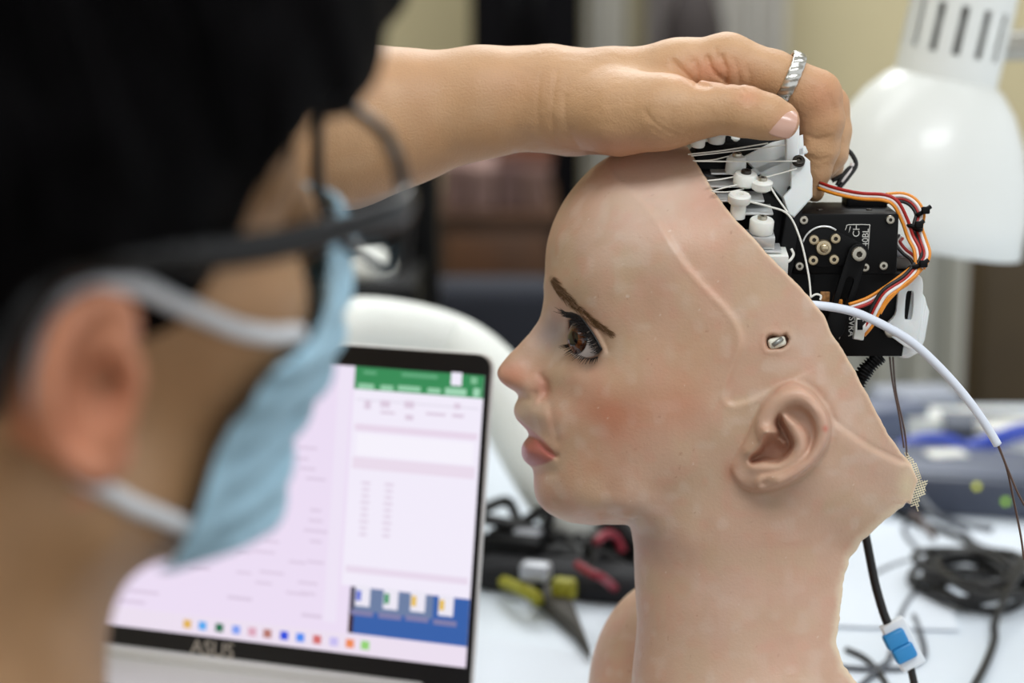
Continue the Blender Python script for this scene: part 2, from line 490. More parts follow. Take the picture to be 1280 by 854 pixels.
ANTI = crom(ear_pt([(470, 300), (510, 370), (552, 450), (555, 515), (510, 585), (430, 628), (330, 628), (262, 625)]), 5)
CONCHA = crom(ear_pt([(330, 420), (300, 500), (232, 560), (245, 607), (320, 592), (400, 599), (462, 573), (508, 520), (518, 470), (490, 400), (450, 335), (428, 282), (402, 305), (388, 345), (405, 400), (365, 405)]), 4, closed=True)
SCAPHA = crom(ear_pt([(440, 280), (520, 243), (600, 262), (655, 340), (668, 420), (650, 490), (600, 570), (560, 600), (590, 520), (585, 430), (540, 370), (480, 330)]), 4, closed=True)
LIPLOW = [(661, 545), (655, 551), (650, 561), (651, 571), (657, 579.5), (667, 583), (680, 580), (690, 575.5), (695, 570), (688, 565), (678, 556), (669, 548)]
LIPUP = [(641, 522), (651, 533), (660, 541), (668, 549), (680, 558), (693, 569), (690, 563), (680, 551), (668, 541), (657, 532), (647, 524)]
BROW = crom([(690, 349), (697, 360), (705, 370), (722, 386), (738, 400), (751, 408.5), (764, 417.5)], 6)

def tps_map():
    pts = [(x, y, 0.0) for (x, y) in FACE + NECKF] + [(x, y, m * m) for (x, y, m) in CTRL]
    P = np.array(pts); X = P[:, :2] / 100.0; n = len(X)
    def K(a, b):
        r2 = ((a[:, None, :] - b[None]) ** 2).sum(-1)
        return 0.5 * r2 * np.log(r2 + 1e-12)
    A = np.zeros((n + 3, n + 3)); A[:n, :n] = K(X, X) + 2e-4 * np.eye(n)
    A[:n, n] = 1; A[:n, n + 1:] = X; A[n, :n] = 1; A[n + 1:, :n] = X.T
    sol = np.linalg.solve(A, np.concatenate([P[:, 2], np.zeros(3)]))
    gx = np.arange(HX0, HX1 + 1, 2); gy = np.arange(HY0, HY1 + 1, 2)
    QX, QY = np.meshgrid(gx, gy, indexing='ij')
    Q = np.stack([QX.ravel(), QY.ravel()], 1) / 100.0
    G = np.empty(len(Q))
    for s in range(0, len(Q), 20000):
        q = Q[s:s + 20000]; G[s:s + 20000] = K(q, X) @ sol[:n] + sol[n] + q @ sol[n + 1:]
    return G.reshape(QX.shape)

_G2 = tps_map()
nx, ny = HX1 - HX0 + 1, HY1 - HY0 + 1
MX, MY = np.meshgrid(np.arange(HX0, HX1 + 1), np.arange(HY0, HY1 + 1), indexing='ij')
def up2(A):
    B = np.empty((nx, ny)); B[::2, ::2] = A
    B[1::2, ::2] = 0.5 * (A[:-1] + A[1:]); B[:, 1::2] = 0.5 * (B[:, :-2:2] + B[:, 2::2])
    return B
def blur(A, k):
    for _ in range(k):
        A = np.pad(A, 1, 'edge'); A = (A[:-2] + 2 * A[1:-1] + A[2:]) / 4; A = (A[:, :-2] + 2 * A[:, 1:-1] + A[:, 2:]) / 4
    return A
G = blur(up2(_G2), 4)
Wm = np.sqrt(np.maximum(G, 0))
R = np.zeros_like(G)                        # relief in mm
fx, fy = MX.astype(float), MY.astype(float)
d, s = pdist(fx, fy, SEAM)
R += 0.60 * np.exp(-(d / 4.5) ** 2)
facing = np.where(s > 0, 1.0, 0.0)
R += 1.3 * (1 - sstep(0, 70, d)) * sstep(-5.0, 5.0, d * np.where(s > 0, 1, -1))
d, s = pdist(fx, fy, CREASE)
R += -1.0 * np.exp(-(d / 3.2) ** 2) + 1.5 * (1 - sstep(0, 45, d)) * sstep(-4, 4, d * np.where(s > 0, 1, -1))
# nostril wing crease, smile line, mouth slit, lip rolls, chin
d, s = pdist(fx, fy, crom([(676, 470), (683, 480), (683, 492), (677, 500)], 5)); R -= 1.5 * np.exp(-(d / 4.5) ** 2)
d, s = pdist(fx, fy, crom([(668, 492), (664, 500), (656, 499)], 5)); R -= 1.2 * np.exp(-(d / 4) ** 2)
d, s = pdist(fx, fy, crom([(686, 502), (691, 528), (697, 552)], 5)); R -= 0.9 * np.exp(-(d / 5) ** 2)
d, s = pdist(fx, fy, crom([(655, 545), (668, 547), (678, 556.5), (687, 565), (696, 570)], 5)); R -= 3.4 * np.exp(-(d / 2.8) ** 2)
d, s = pdist(fx, fy, crom([(655, 562), (668, 567), (682, 572)], 5)); R += 2.2 * np.exp(-(d / 9) ** 2)
d, s = pdist(fx, fy, crom([(660, 587), (672, 591), (690, 590)], 5)); R -= 1.6 * np.exp(-(d / 7) ** 2)
d, s = pdist(fx, fy, crom([(645, 515), (655, 530), (668, 543), (684, 556)], 5)); R += 0.9 * np.exp(-(d / 5) ** 2)
# eyelids
ed = polysd(fx, fy, EYE)
R += 1.4 * np.exp(-((ed - 3.0) / 4.0) ** 2) * sstep(700, 712, fx)
d, s = pdist(fx, fy, crom([(716, 385), (729, 390), (741, 403), (752, 421), (760, 439)], 5)); R -= 0.7 * np.exp(-(d / 2.5) ** 2)
# ear
eo = -polysd(fx, fy, EAR_OUT)
lift = 3.0 + 8.0 * sstep(905, 1030, fx)
base = lift * sstep(0.0, 5.0, eo) * sstep(904, 945, fx + 0.25 * (fy - 545))
d, s = pdist(fx, fy, HELIX); hel = 5.8 * np.sqrt(np.clip(1 - (d / 12.5) ** 2, 0, 1)) * sstep(0, 4, eo)
hel *= sstep(0, 25, np.hypot(fx - HELIX[-1][0], fy - HELIX[-1][1]) + 6)
d, s = pdist(fx, fy, ANTI); ant = 3.2 * np.exp(-(d / 8.5) ** 2)
con = -10.5 * sstep(-1.0, 7.0, -polysd(fx, fy, CONCHA))
sca = -3.2 * sstep(0.0, 6.0, -polysd(fx, fy, SCAPHA))
d, s = pdist(fx, fy, crom(ear_pt([(322, 400), (290, 470), (240, 530)]), 4)); tra = 3.8 * np.exp(-(d / 8) ** 2)
d, s = pdist(fx, fy, crom(ear_pt([(350, 410), (400, 430), (450, 470)]), 4)); cru = 4.5 * np.exp(-(d / 5) ** 2)
lob = 2.5 * np.exp(-(((fx - 945) / 22) ** 2 + ((fy - 600) / 12) ** 2))
E = base + np.maximum(hel, ant * sstep(0, 6, eo)) + con + sca + tra + cru + lob * sstep(0, 6, eo)
E = blur(E, 2)
dd, ss = pdist(fx, fy, EAR_OUT)
R += E
R -= 1.4 * np.exp(-(dd / 7) ** 2) * sstep(-1.0, 5.0, -eo) * sstep(960, 1000, fx + 0.4 * (fy - 545))
# hole in the temple
HOLE = [(958, 421), (966, 418), (974, 421), (982, 417), (987, 424), (984, 432), (976, 437), (968, 436), (960, 437), (957, 429)]
R -= 7.0 * sstep(-1.0, 3.0, -polysd(fx, fy, HOLE))
R += 0.5 * np.exp(-((polysd(fx, fy, HOLE) - 3) / 4) ** 2)
Wt = np.where(G > 0, np.maximum(Wm + R * sstep(2, 12, Wm), 0.01), 0)
Gt = np.where(G > 0, Wt ** 2, G) * 1e-6      # metres squared
Gt = blur(Gt, 1)
CUTM = pdist(fx, fy, CUT, None); CUTM = CUTM[0] * np.where(inpoly(fx, fy, CUT + [(300, 1030), (300, 120)]), -1, 1)
# wobble of the hand-cut edge
_cn = vnoise(np.stack([fx.ravel(), fy.ravel(), fx.ravel() * 0], 1), 0.09, 4) + 0.5 * vnoise(np.stack([fx.ravel(), fy.ravel(), fx.ravel() * 0], 1), 0.25, 6) - 0.75
CUTM = CUTM + _cn.reshape(fx.shape) * np.where(fy > 690, 4.0, 2.0)
gX, gY = np.gradient(Gt)
gX *= FPX / D0; gY *= FPX / D0

def bil(A, x, y):
    x = np.clip(x - HX0, 0, nx - 1.001); y = np.clip(y - HY0, 0, ny - 1.001)
    i = x.astype(int); j = y.astype(int); a = x - i; b = y - j
    return A[i, j] * (1 - a) * (1 - b) + A[i + 1, j] * a * (1 - b) + A[i, j + 1] * (1 - a) * b + A[i + 1, j + 1] * a * b

def head_px(P):
    wv = np.abs(P[:, 2] + D0)
    dep = D0 - wv
    return 640 + P[:, 0] / dep * FPX, 427 - P[:, 1] / dep * FPX, wv

FARS = cpt(840, 872, 1.075)
def head_sdf(P):
    px, py, wv = head_px(P)
    g = wv ** 2 - bil(Gt, px, py)
    gr = np.sqrt(4 * wv ** 2 + bil(gX, px, py) ** 2 + bil(gY, px, py) ** 2 + 4e-5)
    f = g / gr
    off = np.hypot(np.maximum(HX0 + 4 - px, 0), np.maximum(0, np.maximum(HY0 + 4 - py, 0))) / FPX
    f = np.where(off > 0, np.maximum(f, off), f)
    ct = bil(CUTM, px, py) / FPX
    cav = np.maximum(f + 0.0042, -ct - 0.055)
    cav = np.maximum(cav, (py - 600) / FPX)
    f = np.maximum(f, ct)
    f = np.maximum(f, -cav)
    # open back of the neck
    nk = np.maximum(np.maximum(np.abs(P[:, 2] + D0) - 0.036, -ct - 0.035), np.maximum((690 - py) / FPX, (py - 940) / FPX))
    f = np.maximum(f, -nk)
    # eye openings
    k = np.flatnonzero((px > 690) & (px < 770) & (py > 380) & (py < 460))
    if len(k):
        e = np.maximum(polysd(px[k], py[k], EYE) / FPX, np.maximum(0.015 - wv[k], (wv[k] - 0.06)))
        f[k] = np.maximum(f[k], -e)
    # bust: chest, both shoulders, cut flat on the table
    sh = ellip(P, FARS, (0.0455, 0.0650, 0.046))
    ch = ellip(P, cpt(905, 1015, 1.0), (0.085, 0.062, 0.10))
    f = smin(f, smin(sh, ch, 0.012), 0.006)
    z = CAMZ + P[:, 1] * UPV[2] + P[:, 2] * (-FWD[2])
    f = np.maximum(f, 0.7415 - z)
    return f

lo = cpt(612, 1010, 1.0); hi = cpt(1160, 160, 1.0)
HV, HQ = sdf_mesh(head_sdf, (lo[0] - 0.004, lo[1], -1.125), (hi[0], hi[1], -0.905), 0.00078, block=8, margin=3.8)
HV = relax(HV, HQ, 1, 0.4)
BASE = wp(900, 960, 1.0); BASE[2] = 0.742
robot = root('robot_head', 'lifelike silicone robot head in profile with an open skull full of servos', 'robot head', BASE)
M_skin = mat('silicone_skin', (200, 165, 145), rough=0.42, bump=0.16, bscale=700, sss=0.12, attr='Col', noise=0.03, nscale=60)
_nt = M_skin.node_tree; _at = [n for n in _nt.nodes if n.type == 'ATTRIBUTE'][0]
_mr = _nt.nodes.new('ShaderNodeMapRange'); _mr.inputs['To Min'].default_value = 0.44; _mr.inputs['To Max'].default_value = 0.32
_nt.links.new(_at.outputs['Alpha'], _mr.inputs['Value']); _nt.links.new(_mr.outputs['Result'], _nt.nodes['Principled BSDF'].inputs['Roughness'])
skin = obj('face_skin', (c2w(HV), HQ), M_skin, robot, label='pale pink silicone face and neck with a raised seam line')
# skin colours: base, mottling, blush, lip colour, eye shadow, brow tint, pale cut rim, painted jaw shade
px, py, wv = head_px(HV)
def L3(*c): return np.array(lin(*c)[:3])
def over(C, m, c, a): return C * (1 - (m * a)[:, None]) + np.array(c)[None] * (m * a)[:, None]
Cc = np.tile(L3(199, 164, 140), (len(HV), 1))
n1 = vnoise(HV, 45, 1); n2 = vnoise(HV, 110, 2); n3 = vnoise(HV, 22, 3)
Cc = over(Cc, sstep(0.42, 0.85, n1), L3(198, 154, 130), 0.55)
Cc = over(Cc, sstep(0.5, 0.9, n3), L3(208, 180, 162), 0.5)
Cc = over(Cc, sstep(0.5, 0.85, n2), L3(186, 152, 124), 0.35)
Cc = over(Cc, sstep(0.45, 0.8, vnoise(HV, 70, 11)), L3(196, 172, 140), 0.40)
Cc = over(Cc, sstep(0.5, 0.85, vnoise(HV, 190, 12)), L3(206, 150, 128), 0.25)
Cc = over(Cc, sstep(0.55, 0.9, vnoise(HV, 160, 13)), L3(216, 198, 182), 0.30)
def blob(x, y, rx, ry): return np.exp(-(((px - x) / rx) ** 2 + ((py - y) / ry) ** 2))
Cc = over(Cc, np.clip(blob(775, 522, 62, 36) * (0.45 + 0.75 * n2), 0, 1), L3(186, 108, 80), 0.60)
Cc = over(Cc, np.clip(blob(815, 500, 78, 52) * (0.25 + 0.9 * n1), 0, 1), L3(194, 126, 90), 0.50)
Cc = over(Cc, blob(640, 470, 26, 20), L3(206, 128, 100), 0.55)
Cc = over(Cc, blob(678, 484, 10, 16), L3(176, 96, 72), 0.55)
Cc = over(Cc, blob(692, 416, 22, 24), L3(138, 136, 146), 0.65)
Cc = over(Cc, blob(860, 440, 60, 50), L3(196, 146, 112), 0.35)
Cc = over(Cc, blob(820, 235, 70, 50), L3(226, 200, 186), 0.65)  # paler patch over the top of the scalp
Cc = over(Cc, blob(880, 330, 60, 60) * (0.3 + n1), L3(210, 150, 120), 0.45)
Cc = over(Cc, blob(880, 250, 22, 22), L3(214, 160, 140), 0.5)
Cc = over(Cc, blob(740, 590, 60, 30) * (0.3 + n2), L3(204, 150, 120), 0.5)
Cc = over(Cc, blob(800, 440, 40, 40) * n1, L3(190, 160, 130), 0.6)
Cc = over(Cc, blob(735, 450, 22, 9), L3(170, 130, 116), 0.35)
Cc = over(Cc, blob(815, 680, 26, 40), L3(168, 140, 130), 0.45)  # shade under the jaw painted into the neck colour
Cc = over(Cc, blob(960, 760, 130, 120), L3(196, 156, 136), 0.45)
Cc = over(Cc, blob(660, 512, 20, 14), L3(206, 186, 164), 0.5)
ld_ = polysd(px, py, LIPLOW)
Cc = over(Cc, sstep(2.5, -2.0, ld_) * (wv < 0.04), L3(168, 86, 80), 0.85)
Cc = over(Cc, sstep(2.0, -1.0, polysd(px, py, LIPUP)) * (wv < 0.04), L3(186, 106, 94), 0.65)
bd, _ = pdist(px, py, BROW)
Cc = over(Cc, sstep(6.5, 2.0, bd + np.maximum(0, px - 740) * 0.18), L3(120, 84, 52), 0.45)
ey = polysd(px, py, EYE)
Cc = over(Cc, np.exp(-((ey - 1) / 4.0) ** 2) * (px > 706), L3(120, 80, 70), 0.55)
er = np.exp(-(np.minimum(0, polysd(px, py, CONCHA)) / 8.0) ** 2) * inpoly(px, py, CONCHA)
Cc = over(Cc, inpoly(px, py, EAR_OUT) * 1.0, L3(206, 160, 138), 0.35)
Cc = over(Cc, inpoly(px, py, CONCHA) * 1.0, L3(176, 122, 96), 0.45)  # hollow of the ear tinted darker
Cc = over(Cc, blob(1032, 536, 4, 4), L3(200, 110, 90), 0.8)
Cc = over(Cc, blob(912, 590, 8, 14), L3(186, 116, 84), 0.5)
Cc = over(Cc, blob(1135, 608, 13, 22) , L3(222, 204, 172), 0.85)
cu = bil(CUTM, px, py)
Cc = over(Cc, sstep(-5, -1, cu), L3(226, 198, 168), 0.7)
Cc = over(Cc, sstep(-12, -2, cu + 5 * (n2 - 0.5)) * (py > 630), L3(222, 204, 178), 0.75)
sp = vnoise(HV, 520, 5); Cc = over(Cc, sstep(0.92, 0.97, sp), L3(150, 100, 74), 0.35)
Cc = over(Cc, sstep(0.95, 0.98, vnoise(HV, 450, 8)), L3(235, 225, 210), 0.4)
inner = (cu > -22) & (cu < -6) & (wv < np.sqrt(np.maximum(bil(Gt, px, py), 0)) - 0.003)
Cc = over(Cc, inner * 1.0, L3(214, 186, 160), 0.8)
gloss = sstep(1.0, -3.0, ld_) * (wv < 0.04)
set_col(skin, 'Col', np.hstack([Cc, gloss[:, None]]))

# ---- eye, lashes, brow, ear plug, gauze
def surf_d(x, y, lift=0.0):
    return D0 - (math.sqrt(max(float(bil(Gt, np.array([float(x)]), np.array([float(y)]))[0]), 1e-9)) + lift)
def eyeball():
    r = 0.0128; c = cpt(741, 425, D0 - 0.0274); g = np.array([-0.76, 0.05, 0.65]); g /= np.linalg.norm(g)
    X, Y, A = frame(g, (0, 1, 0)); V, F, Cq = [], [], []
    na, nr = 64, 60
    for i in range(nr + 1):
        th = math.pi * (i / nr) ** 1.25
        for k in range(na):
            a = 2 * math.pi * k / na
            rr = r + (0.0011 * (1 - (th / 0.52) ** 2) if th < 0.52 else 0)
            V.append(c + rr * (math.cos(th) * A + math.sin(th) * (math.cos(a) * X + math.sin(a) * Y)))
            rad = th * r * 1000
            if rad < 3.6: q = L3(8, 6, 6)
            elif rad < 8.2:
                st = 0.6 + 0.4 * math.sin(a * 23 + 3 * math.sin(a * 7)) * random.random()
                q = (L3(116, 62, 26) * st if rad < 5.6 else L3(84, 46, 26) * st) * (0.3 if rad > 7.4 else 1)
            else: q = L3(210, 198, 194) * (1 - 0.05 * random.random())
            Cq.append(q)
    for i in range(nr):
        for k in range(na):
            l = (k + 1) % na; F.append([i * na + k, (i + 1) * na + k, (i + 1) * na + l, i * na + l])
    return c2w(np.array(V)), F, np.array(Cq)
ev, ef, ec = eyeball()
eo_ = obj('eyeball', (ev, ef), mat('eye_glaze', (230, 220, 215), rough=0.12, coat=0.6, attr='Col'), robot, label='glossy brown-irised eyeball')
set_col(eo_, 'Col', ec)
# inner lining of the socket, so the gap round the eyeball is skin-dark and closed
M_hair_brown = mat('brow_hair', (112, 80, 48), rough=0.6)
M_lash = mat('lash_black', (20, 16, 16), rough=0.5)
def strands(L, r, sides=4):
    return cat([tube(c2w(np.array(q)), np.linspace(r, r * 0.15, len(q)), sides) for q in L])
lid = crom([(713, 391), (725, 396), (734, 407), (744, 422), (752, 437)], 12)
L = []
for i in range(120):
    t = i / 119; p = lid[min(int(t * (len(lid) - 1)), len(lid) - 1)] + np.random.uniform(-0.7, 0.7, 2)
    d = surf_d(p[0], p[1], -0.0006); ln = random.uniform(12, 22) * (1.0 - 0.25 * t)
    ang = math.radians(random.uniform(-14, 24) + 30 * t)
    q = []
    for k in range(7):
        s = k / 6
        q.append(cpt(p[0] - ln * s * math.cos(ang), p[1] + ln * s * math.sin(ang) + 3.5 * s - 7.5 * s * s, d - 0.0065 * s + 0.002 * s * s))
    L.append(q)
obj('upper_eyelashes', strands(L, 0.00036), M_lash, robot)
lidl = crom([(711, 431), (714, 435), (721, 442), (730, 446.5), (739, 448), (747, 446)], 10); L = []
for i in range(26):
    t = i / 25; p = lidl[int(t * (len(lidl) - 1))]; d = surf_d(p[0] + 2, p[1] + 2, 0.0012); ln = random.uniform(9, 15) * (1.0 - 0.35 * t)
    ang = math.radians(12 + 62 * t + random.uniform(-10, 10)); q = []
    for k in range(6):
        s = k / 5
        q.append(cpt(p[0] - ln * s * math.cos(ang), p[1] + ln * s * math.sin(ang) - 2.0 * s * (1 - s), d - 0.004 * s))
    L.append(q)
obj('lower_eyelashes', strands(L, 0.00034), M_lash, robot)
L = [[cpt(p[0], p[1], surf_d(p[0], p[1], 0.0006)) for p in lid[::4]]]
obj('lid_liner', cat([tube(c2w(np.array(q)), 0.0005, 6) for q in L]), M_lash, robot)
L = []
for i in range(480):
    t = random.random(); p = BROW[int(t * (len(BROW) - 1))]; wd = 6.0 * (1 - 0.62 * t) * min(1, 0.6 + 2.0 * t)
    nrm = np.array([0.66, -0.75]); tang = np.array([0.72, 0.62]); o = random.uniform(-1, 1)
    x, y = p + nrm * wd * o; ln = random.uniform(6, 10); up = random.uniform(-0.25, 0.15) - 0.25 * o
    q = []
    for k in range(4):
        s = k / 3; xx, yy = np.array([x, y]) + tang * ln * s + nrm * up * ln * s * (-1)
        q.append(cpt(xx, yy, surf_d(xx, yy, 0.0002 + 0.0006 * math.sin(math.pi * s))))
    L.append(q)
obj('eyebrow', strands(L, 0.00013, 3), M_hair_brown, robot, kind='stuff', label='thin brown eyebrow hairs')
M_ivory = mat('ivory_plastic', (232, 230, 214), rough=0.5, noise=0.05)
obj('temple_plug', box(wp(971, 428, surf_d(950, 428, -0.003)), RGT * 0.96 + UPV * 0.28, UPV * 0.96 - RGT * 0.28, -FWD, 0.0082, 0.0050, 0.006, 0.0014), M_ivory, robot, label='small white plug in the temple hole')
obj('plug_pin', tube([wp(966, 432, surf_d(950, 428, 0.001)), wp(978, 423, surf_d(950, 428, 0.0005))], 0.0011, 10), mat('pin_grey', (150, 152, 148), rough=0.35, metal=0.6), robot)
# torn gauze at the nape
GZ = [(1130, 562), (1138, 571), (1146, 580), (1150, 592), (1153, 602), (1160, 600), (1157, 611), (1158, 617), (1150, 622), (1148, 640), (1143, 632), (1139, 634), (1136, 600)]
thr = []
for a in range(-40, 60):
    for (dx, dy, o) in ((0.35, 1.0, 0), (1.0, -0.35, 1)):
        nx_, ny_ = -dy, dx; c0 = np.array([1146, 600]) + np.array([nx_, ny_]) * a * 2.7
        run = []
        for s in np.arange(-50, 51, 1.5):
            q = c0 + np.array([dx, dy]) * s
            if polysd(np.array([q[0]]), np.array([q[1]]), GZ)[0] < random.uniform(-0.5, 0.8):
                run.append(cpt(q[0], q[1], 0.957 + 0.0012 * math.sin(q[1] * 0.2) + (q[0] - 1130) * 0.0005 + 0.0001 * o))
            else:
                if len(run) > 2: thr.append(run)
                run = []
        if len(run) > 2: thr.append(run)
obj('gauze', cat([tube(c2w(np.array(q)), 0.00027, 4) for q in thr]), mat('gauze_cloth', (226, 216, 188), rough=0.9), robot, label='torn cream gauze backing at the nape')
# ------------------------------------------------------------------ person: body, reaching left arm and hand
AH = np.array([[0.7914, 0.6081, 0.0632], [-0.5954, 0.7432, 0.3053], [0.1387, -0.2793, 0.9501]])   # rows: forward, left, up axes of the head in the world
HO0 = CAM + np.array([-0.148, 0.559, -0.092])
_ax = Vector(HO0 - CAM).normalized()                                        # tilt the head a little, then set the ear where the photograph has it
AH = np.array([(Matrix.Rotation(math.radians(-6.0), 3, _ax) @ Vector(r))[:] for r in AH])
_ear = np.array([-0.008, -0.082, 0.0]) @ AH
HO = wp(110, 494, -w2c(HO0 + _ear)[2]) - _ear                                # centre of the head between the ears
def h2w(p): return HO + np.asarray(p, float) @ AH
def w2h(P): return (P - HO) @ AH.T

def R_(px_, d): return px_ / FPX * d
ARM = [  # chains of (px, py, d, radius px)
    [(40, 172, 0.960, 118), (300, 165, 0.985, 112), (430, 157, 0.99, 99), (505, 146, 0.990, 78), (600, 128, 0.985, 64), (685, 122, 0.983, 58)],
    [(640, 124, 1.000, 56), (690, 122, 1.000, 54)],
]
PALM = [
    [(685, 122, 0.983, 57), (760, 112, 0.978, 47), (845, 92, 0.973, 38), (908, 80, 0.971, 37)],
    [(690, 122, 1.000, 52), (800, 114, 1.000, 42), (900, 85, 0.995, 36)],
    [(690, 125, 1.008, 48), (800, 118, 1.018, 42), (885, 92, 1.017, 35)],
    [(690, 130, 1.012, 44), (790, 130, 1.035, 38), (865, 105, 1.037, 31)],
    [(725, 148, 0.990, 46), (790, 148, 0.985, 42), (835, 140, 0.985, 40)],
    [(720, 136, 0.972, 50), (775, 142, 0.958, 47), (830, 140, 0.948, 42), (872, 138, 0.942, 33)],
]
THUMB = [[(860, 138, 0.944, 36), (900, 136, 0.939, 30), (930, 139, 0.937, 31), (958, 146, 0.937, 28), (976, 151, 0.938, 23.5)]]
FING = [
    [(908, 80, 0.971, 37), (965, 94, 0.969, 31), (1018, 120, 0.970, 33), (1026, 150, 0.972, 29), (1024, 186, 0.975, 24), (1021, 212, 0.977, 18), (1018, 240, 0.979, 12.5)],
    [(902, 84, 0.994, 37), (970, 105, 0.992, 31), (1030, 134, 0.992, 30), (1037, 165, 0.992, 26), (1037, 192, 0.991, 22), (1032, 208, 0.990, 15)],
    [(886, 92, 1.016, 34), (960, 112, 1.014, 29), (1022, 148, 1.012, 27), (1034, 185, 1.010, 23), (1038, 208, 1.008, 17)],
    [(866, 105, 1.036, 30), (940, 130, 1.034, 25), (1000, 160, 1.030, 23), (1020, 195, 1.026, 19), (1022, 220, 1.022, 14)],
]
FOLDS = [  # creases (polyline, depth m, width px)
    ([(697, 88), (692, 120), (690, 150), (694, 178)], 0.0005, 3.0), ([(676, 95), (672, 130), (674, 165)], 0.0004, 3.0), ([(706, 120), (708, 155), (722, 180)], 0.0004, 3),
    ([(806, 138), (818, 153), (838, 166), (862, 173)], 0.0005, 2.6), ([(824, 148), (838, 158), (858, 165)], 0.0003, 2.2), ([(815, 160), (834, 172), (850, 177)], 0.0003, 2.2),
    ([(842, 78), (858, 94), (872, 106), (886, 108)], 0.0012, 3.5), ([(868, 76), (872, 92), (871, 106)], 0.0010, 3.0), ([(884, 72), (892, 90), (908, 102)], 0.0012, 3.0),
    ([(902, 70), (908, 88), (908, 104)], 0.0011, 2.6), ([(918, 74), (923, 92), (924, 105)], 0.0008, 2.5), ([(934, 84), (938, 98), (937, 106)], 0.0006, 2.5),
    ([(858, 66), (864, 80)], 0.0005, 2.5), ([(894, 62), (897, 74)], 0.0005, 2.5),
    ([(928, 112), (934, 120), (934, 132)], 0.0005, 2.5), ([(936, 112), (942, 124)], 0.0004, 2.5), ([(920, 112), (925, 122)], 0.0004, 2.5),
    ([(1008, 168), (1022, 174), (1036, 171)], 0.0005, 2.5), ([(1012, 196), (1024, 200), (1036, 196)], 0.0004, 2.2), ([(1036, 120), (1042, 140), (1040, 160)], 0.0005, 3),
]
def chain(P, chs, k):
    f = np.full(len(P), 1.0)
    for ch in chs:
        pts = [(cpt(a, b, d), R_(r, d)) for (a, b, d, r) in ch]
        for (p, r), (q, s) in zip(pts[:-1], pts[1:]):
            f = smin(f, rcone(P, p, q, r, s), k)
    return f
def arm_sdf(P):
    a = chain(P, ARM, 0.012)
    a = smin(a, chain(P, PALM, 0.010), 0.012)
    hand = chain(P, THUMB, 0.0035)
    far = P[:, 0] > cpt(820, 0, 1.0)[0]
    k = np.flatnonzero(far & (hand < 0.12))
    fg = np.full(len(P), 1.0)
    if len(k):
        Q = P[k]; g = np.full(len(Q), 1.0)
        for ch in FING:
            g = smin(g, chain(Q, [ch], 0.0030), 0.0018)
        fg[k] = g
    a = smin(a, hand, 0.0055)
    a = smin(a, fg, 0.0045)
    # notch between thumb and index, folds
    k = np.flatnonzero((np.abs(a) < 0.004) & (P[:, 0] > 0.0))
    if len(k):
        Q = P[k]; x = 640 - Q[:, 0] / Q[:, 2] * FPX; y = 427 + Q[:, 1] / Q[:, 2] * FPX; add = np.zeros(len(k))
        nearside = Q[:, 2] > -0.995
        for (pl, dep, wd) in FOLDS:
            dd, _ = pdist(x, y, crom(pl, 4), 30); add += dep * np.exp(-(dd / wd) ** 2)
        add += 0.00025 * (vnoise(Q, 420, 3) - 0.5) + 0.0005 * (vnoise(Q, 120, 9) - 0.5)
        a[k] += add * nearside
    return a
lo = cpt(180, 300, 1.0); hi = cpt(1075, 20, 1.0)
AV, AQ = sdf_mesh(arm_sdf, (lo[0], lo[1], -1.085), (hi[0], hi[1], -0.865), 0.00095, block=8)
AV = relax(AV, AQ, 1, 0.35)
PBASE = np.array([-0.42, 0.70, 0.0])

# ---- head, neck, shoulders, arms
NB = h2w((-0.052, 0.0, -0.125))              # base of the neck
SHL = np.array([-0.315, 0.705, 0.915]); SHR = NB + np.array([-0.02, -0.17, -0.08])
ELB = c2w(cpt(40, 172, 0.960))
CHEST = NB + np.array([-0.09, -0.03, -0.13]); HIPS = np.array([-0.60, 0.32, 0.52])
ELR = SHR + np.array([-0.02, -0.05, -0.27]); WRR = ELR + np.array([0.13, 0.02, -0.16])
def face_sdf(Q):
    f = ellip(Q, (-0.012, 0, 0.052), (0.094, 0.074, 0.084))
    f = smin(f, ellip(Q, (0.040, 0, -0.012), (0.053, 0.060, 0.082)), 0.025)
    f = smin(f, rcone(Q, (0.070, 0, -0.088), (0.058, 0, -0.086), 0.022, 0.026), 0.022)
    ab = Q.copy(); ab[:, 1] = np.abs(ab[:, 1])
    f = smin(f, rcone(ab, (0.000, 0.052, -0.050), (0.060, 0.020, -0.092), 0.018, 0.016), 0.022)
    f = smin(f, rcone(ab, (0.058, 0.048, -0.012), (0.064, 0.040, -0.016), 0.018, 0.018), 0.02)
    f = smin(f, rcone(ab, (0.080, 0.012, 0.036), (0.068, 0.048, 0.032), 0.012, 0.010), 0.014)
    f = smin(f, rcone(Q, (0.092, 0, 0.018), (0.112, 0, -0.022), 0.007, 0.011), 0.012)
    f = smin(f, rcone(ab, (0.100, 0.008, -0.026), (0.098, 0.012, -0.026), 0.008, 0.007), 0.006)
    f = smin(f, rcone(ab, (0.092, 0.0, -0.058), (0.082, 0.020, -0.056), 0.009, 0.006), 0.008)
    f = smax(f, -ellip(ab, (0.096, 0.031, 0.014), (0.016, 0.018, 0.012)), 0.012)
    f = np.minimum(f, ellip(ab, (0.073, 0.031, 0.014), (0.0125, 0.0125, 0.0125)))
    return f
EARH = [(0.008, 0.0, 0.010), (0.006, 0.004, 0.024), (-0.006, 0.007, 0.033), (-0.020, 0.011, 0.028), (-0.028, 0.014, 0.010), (-0.026, 0.013, -0.010), (-0.016, 0.009, -0.024), (-0.006, 0.004, -0.031), (0.002, 0.001, -0.026)]
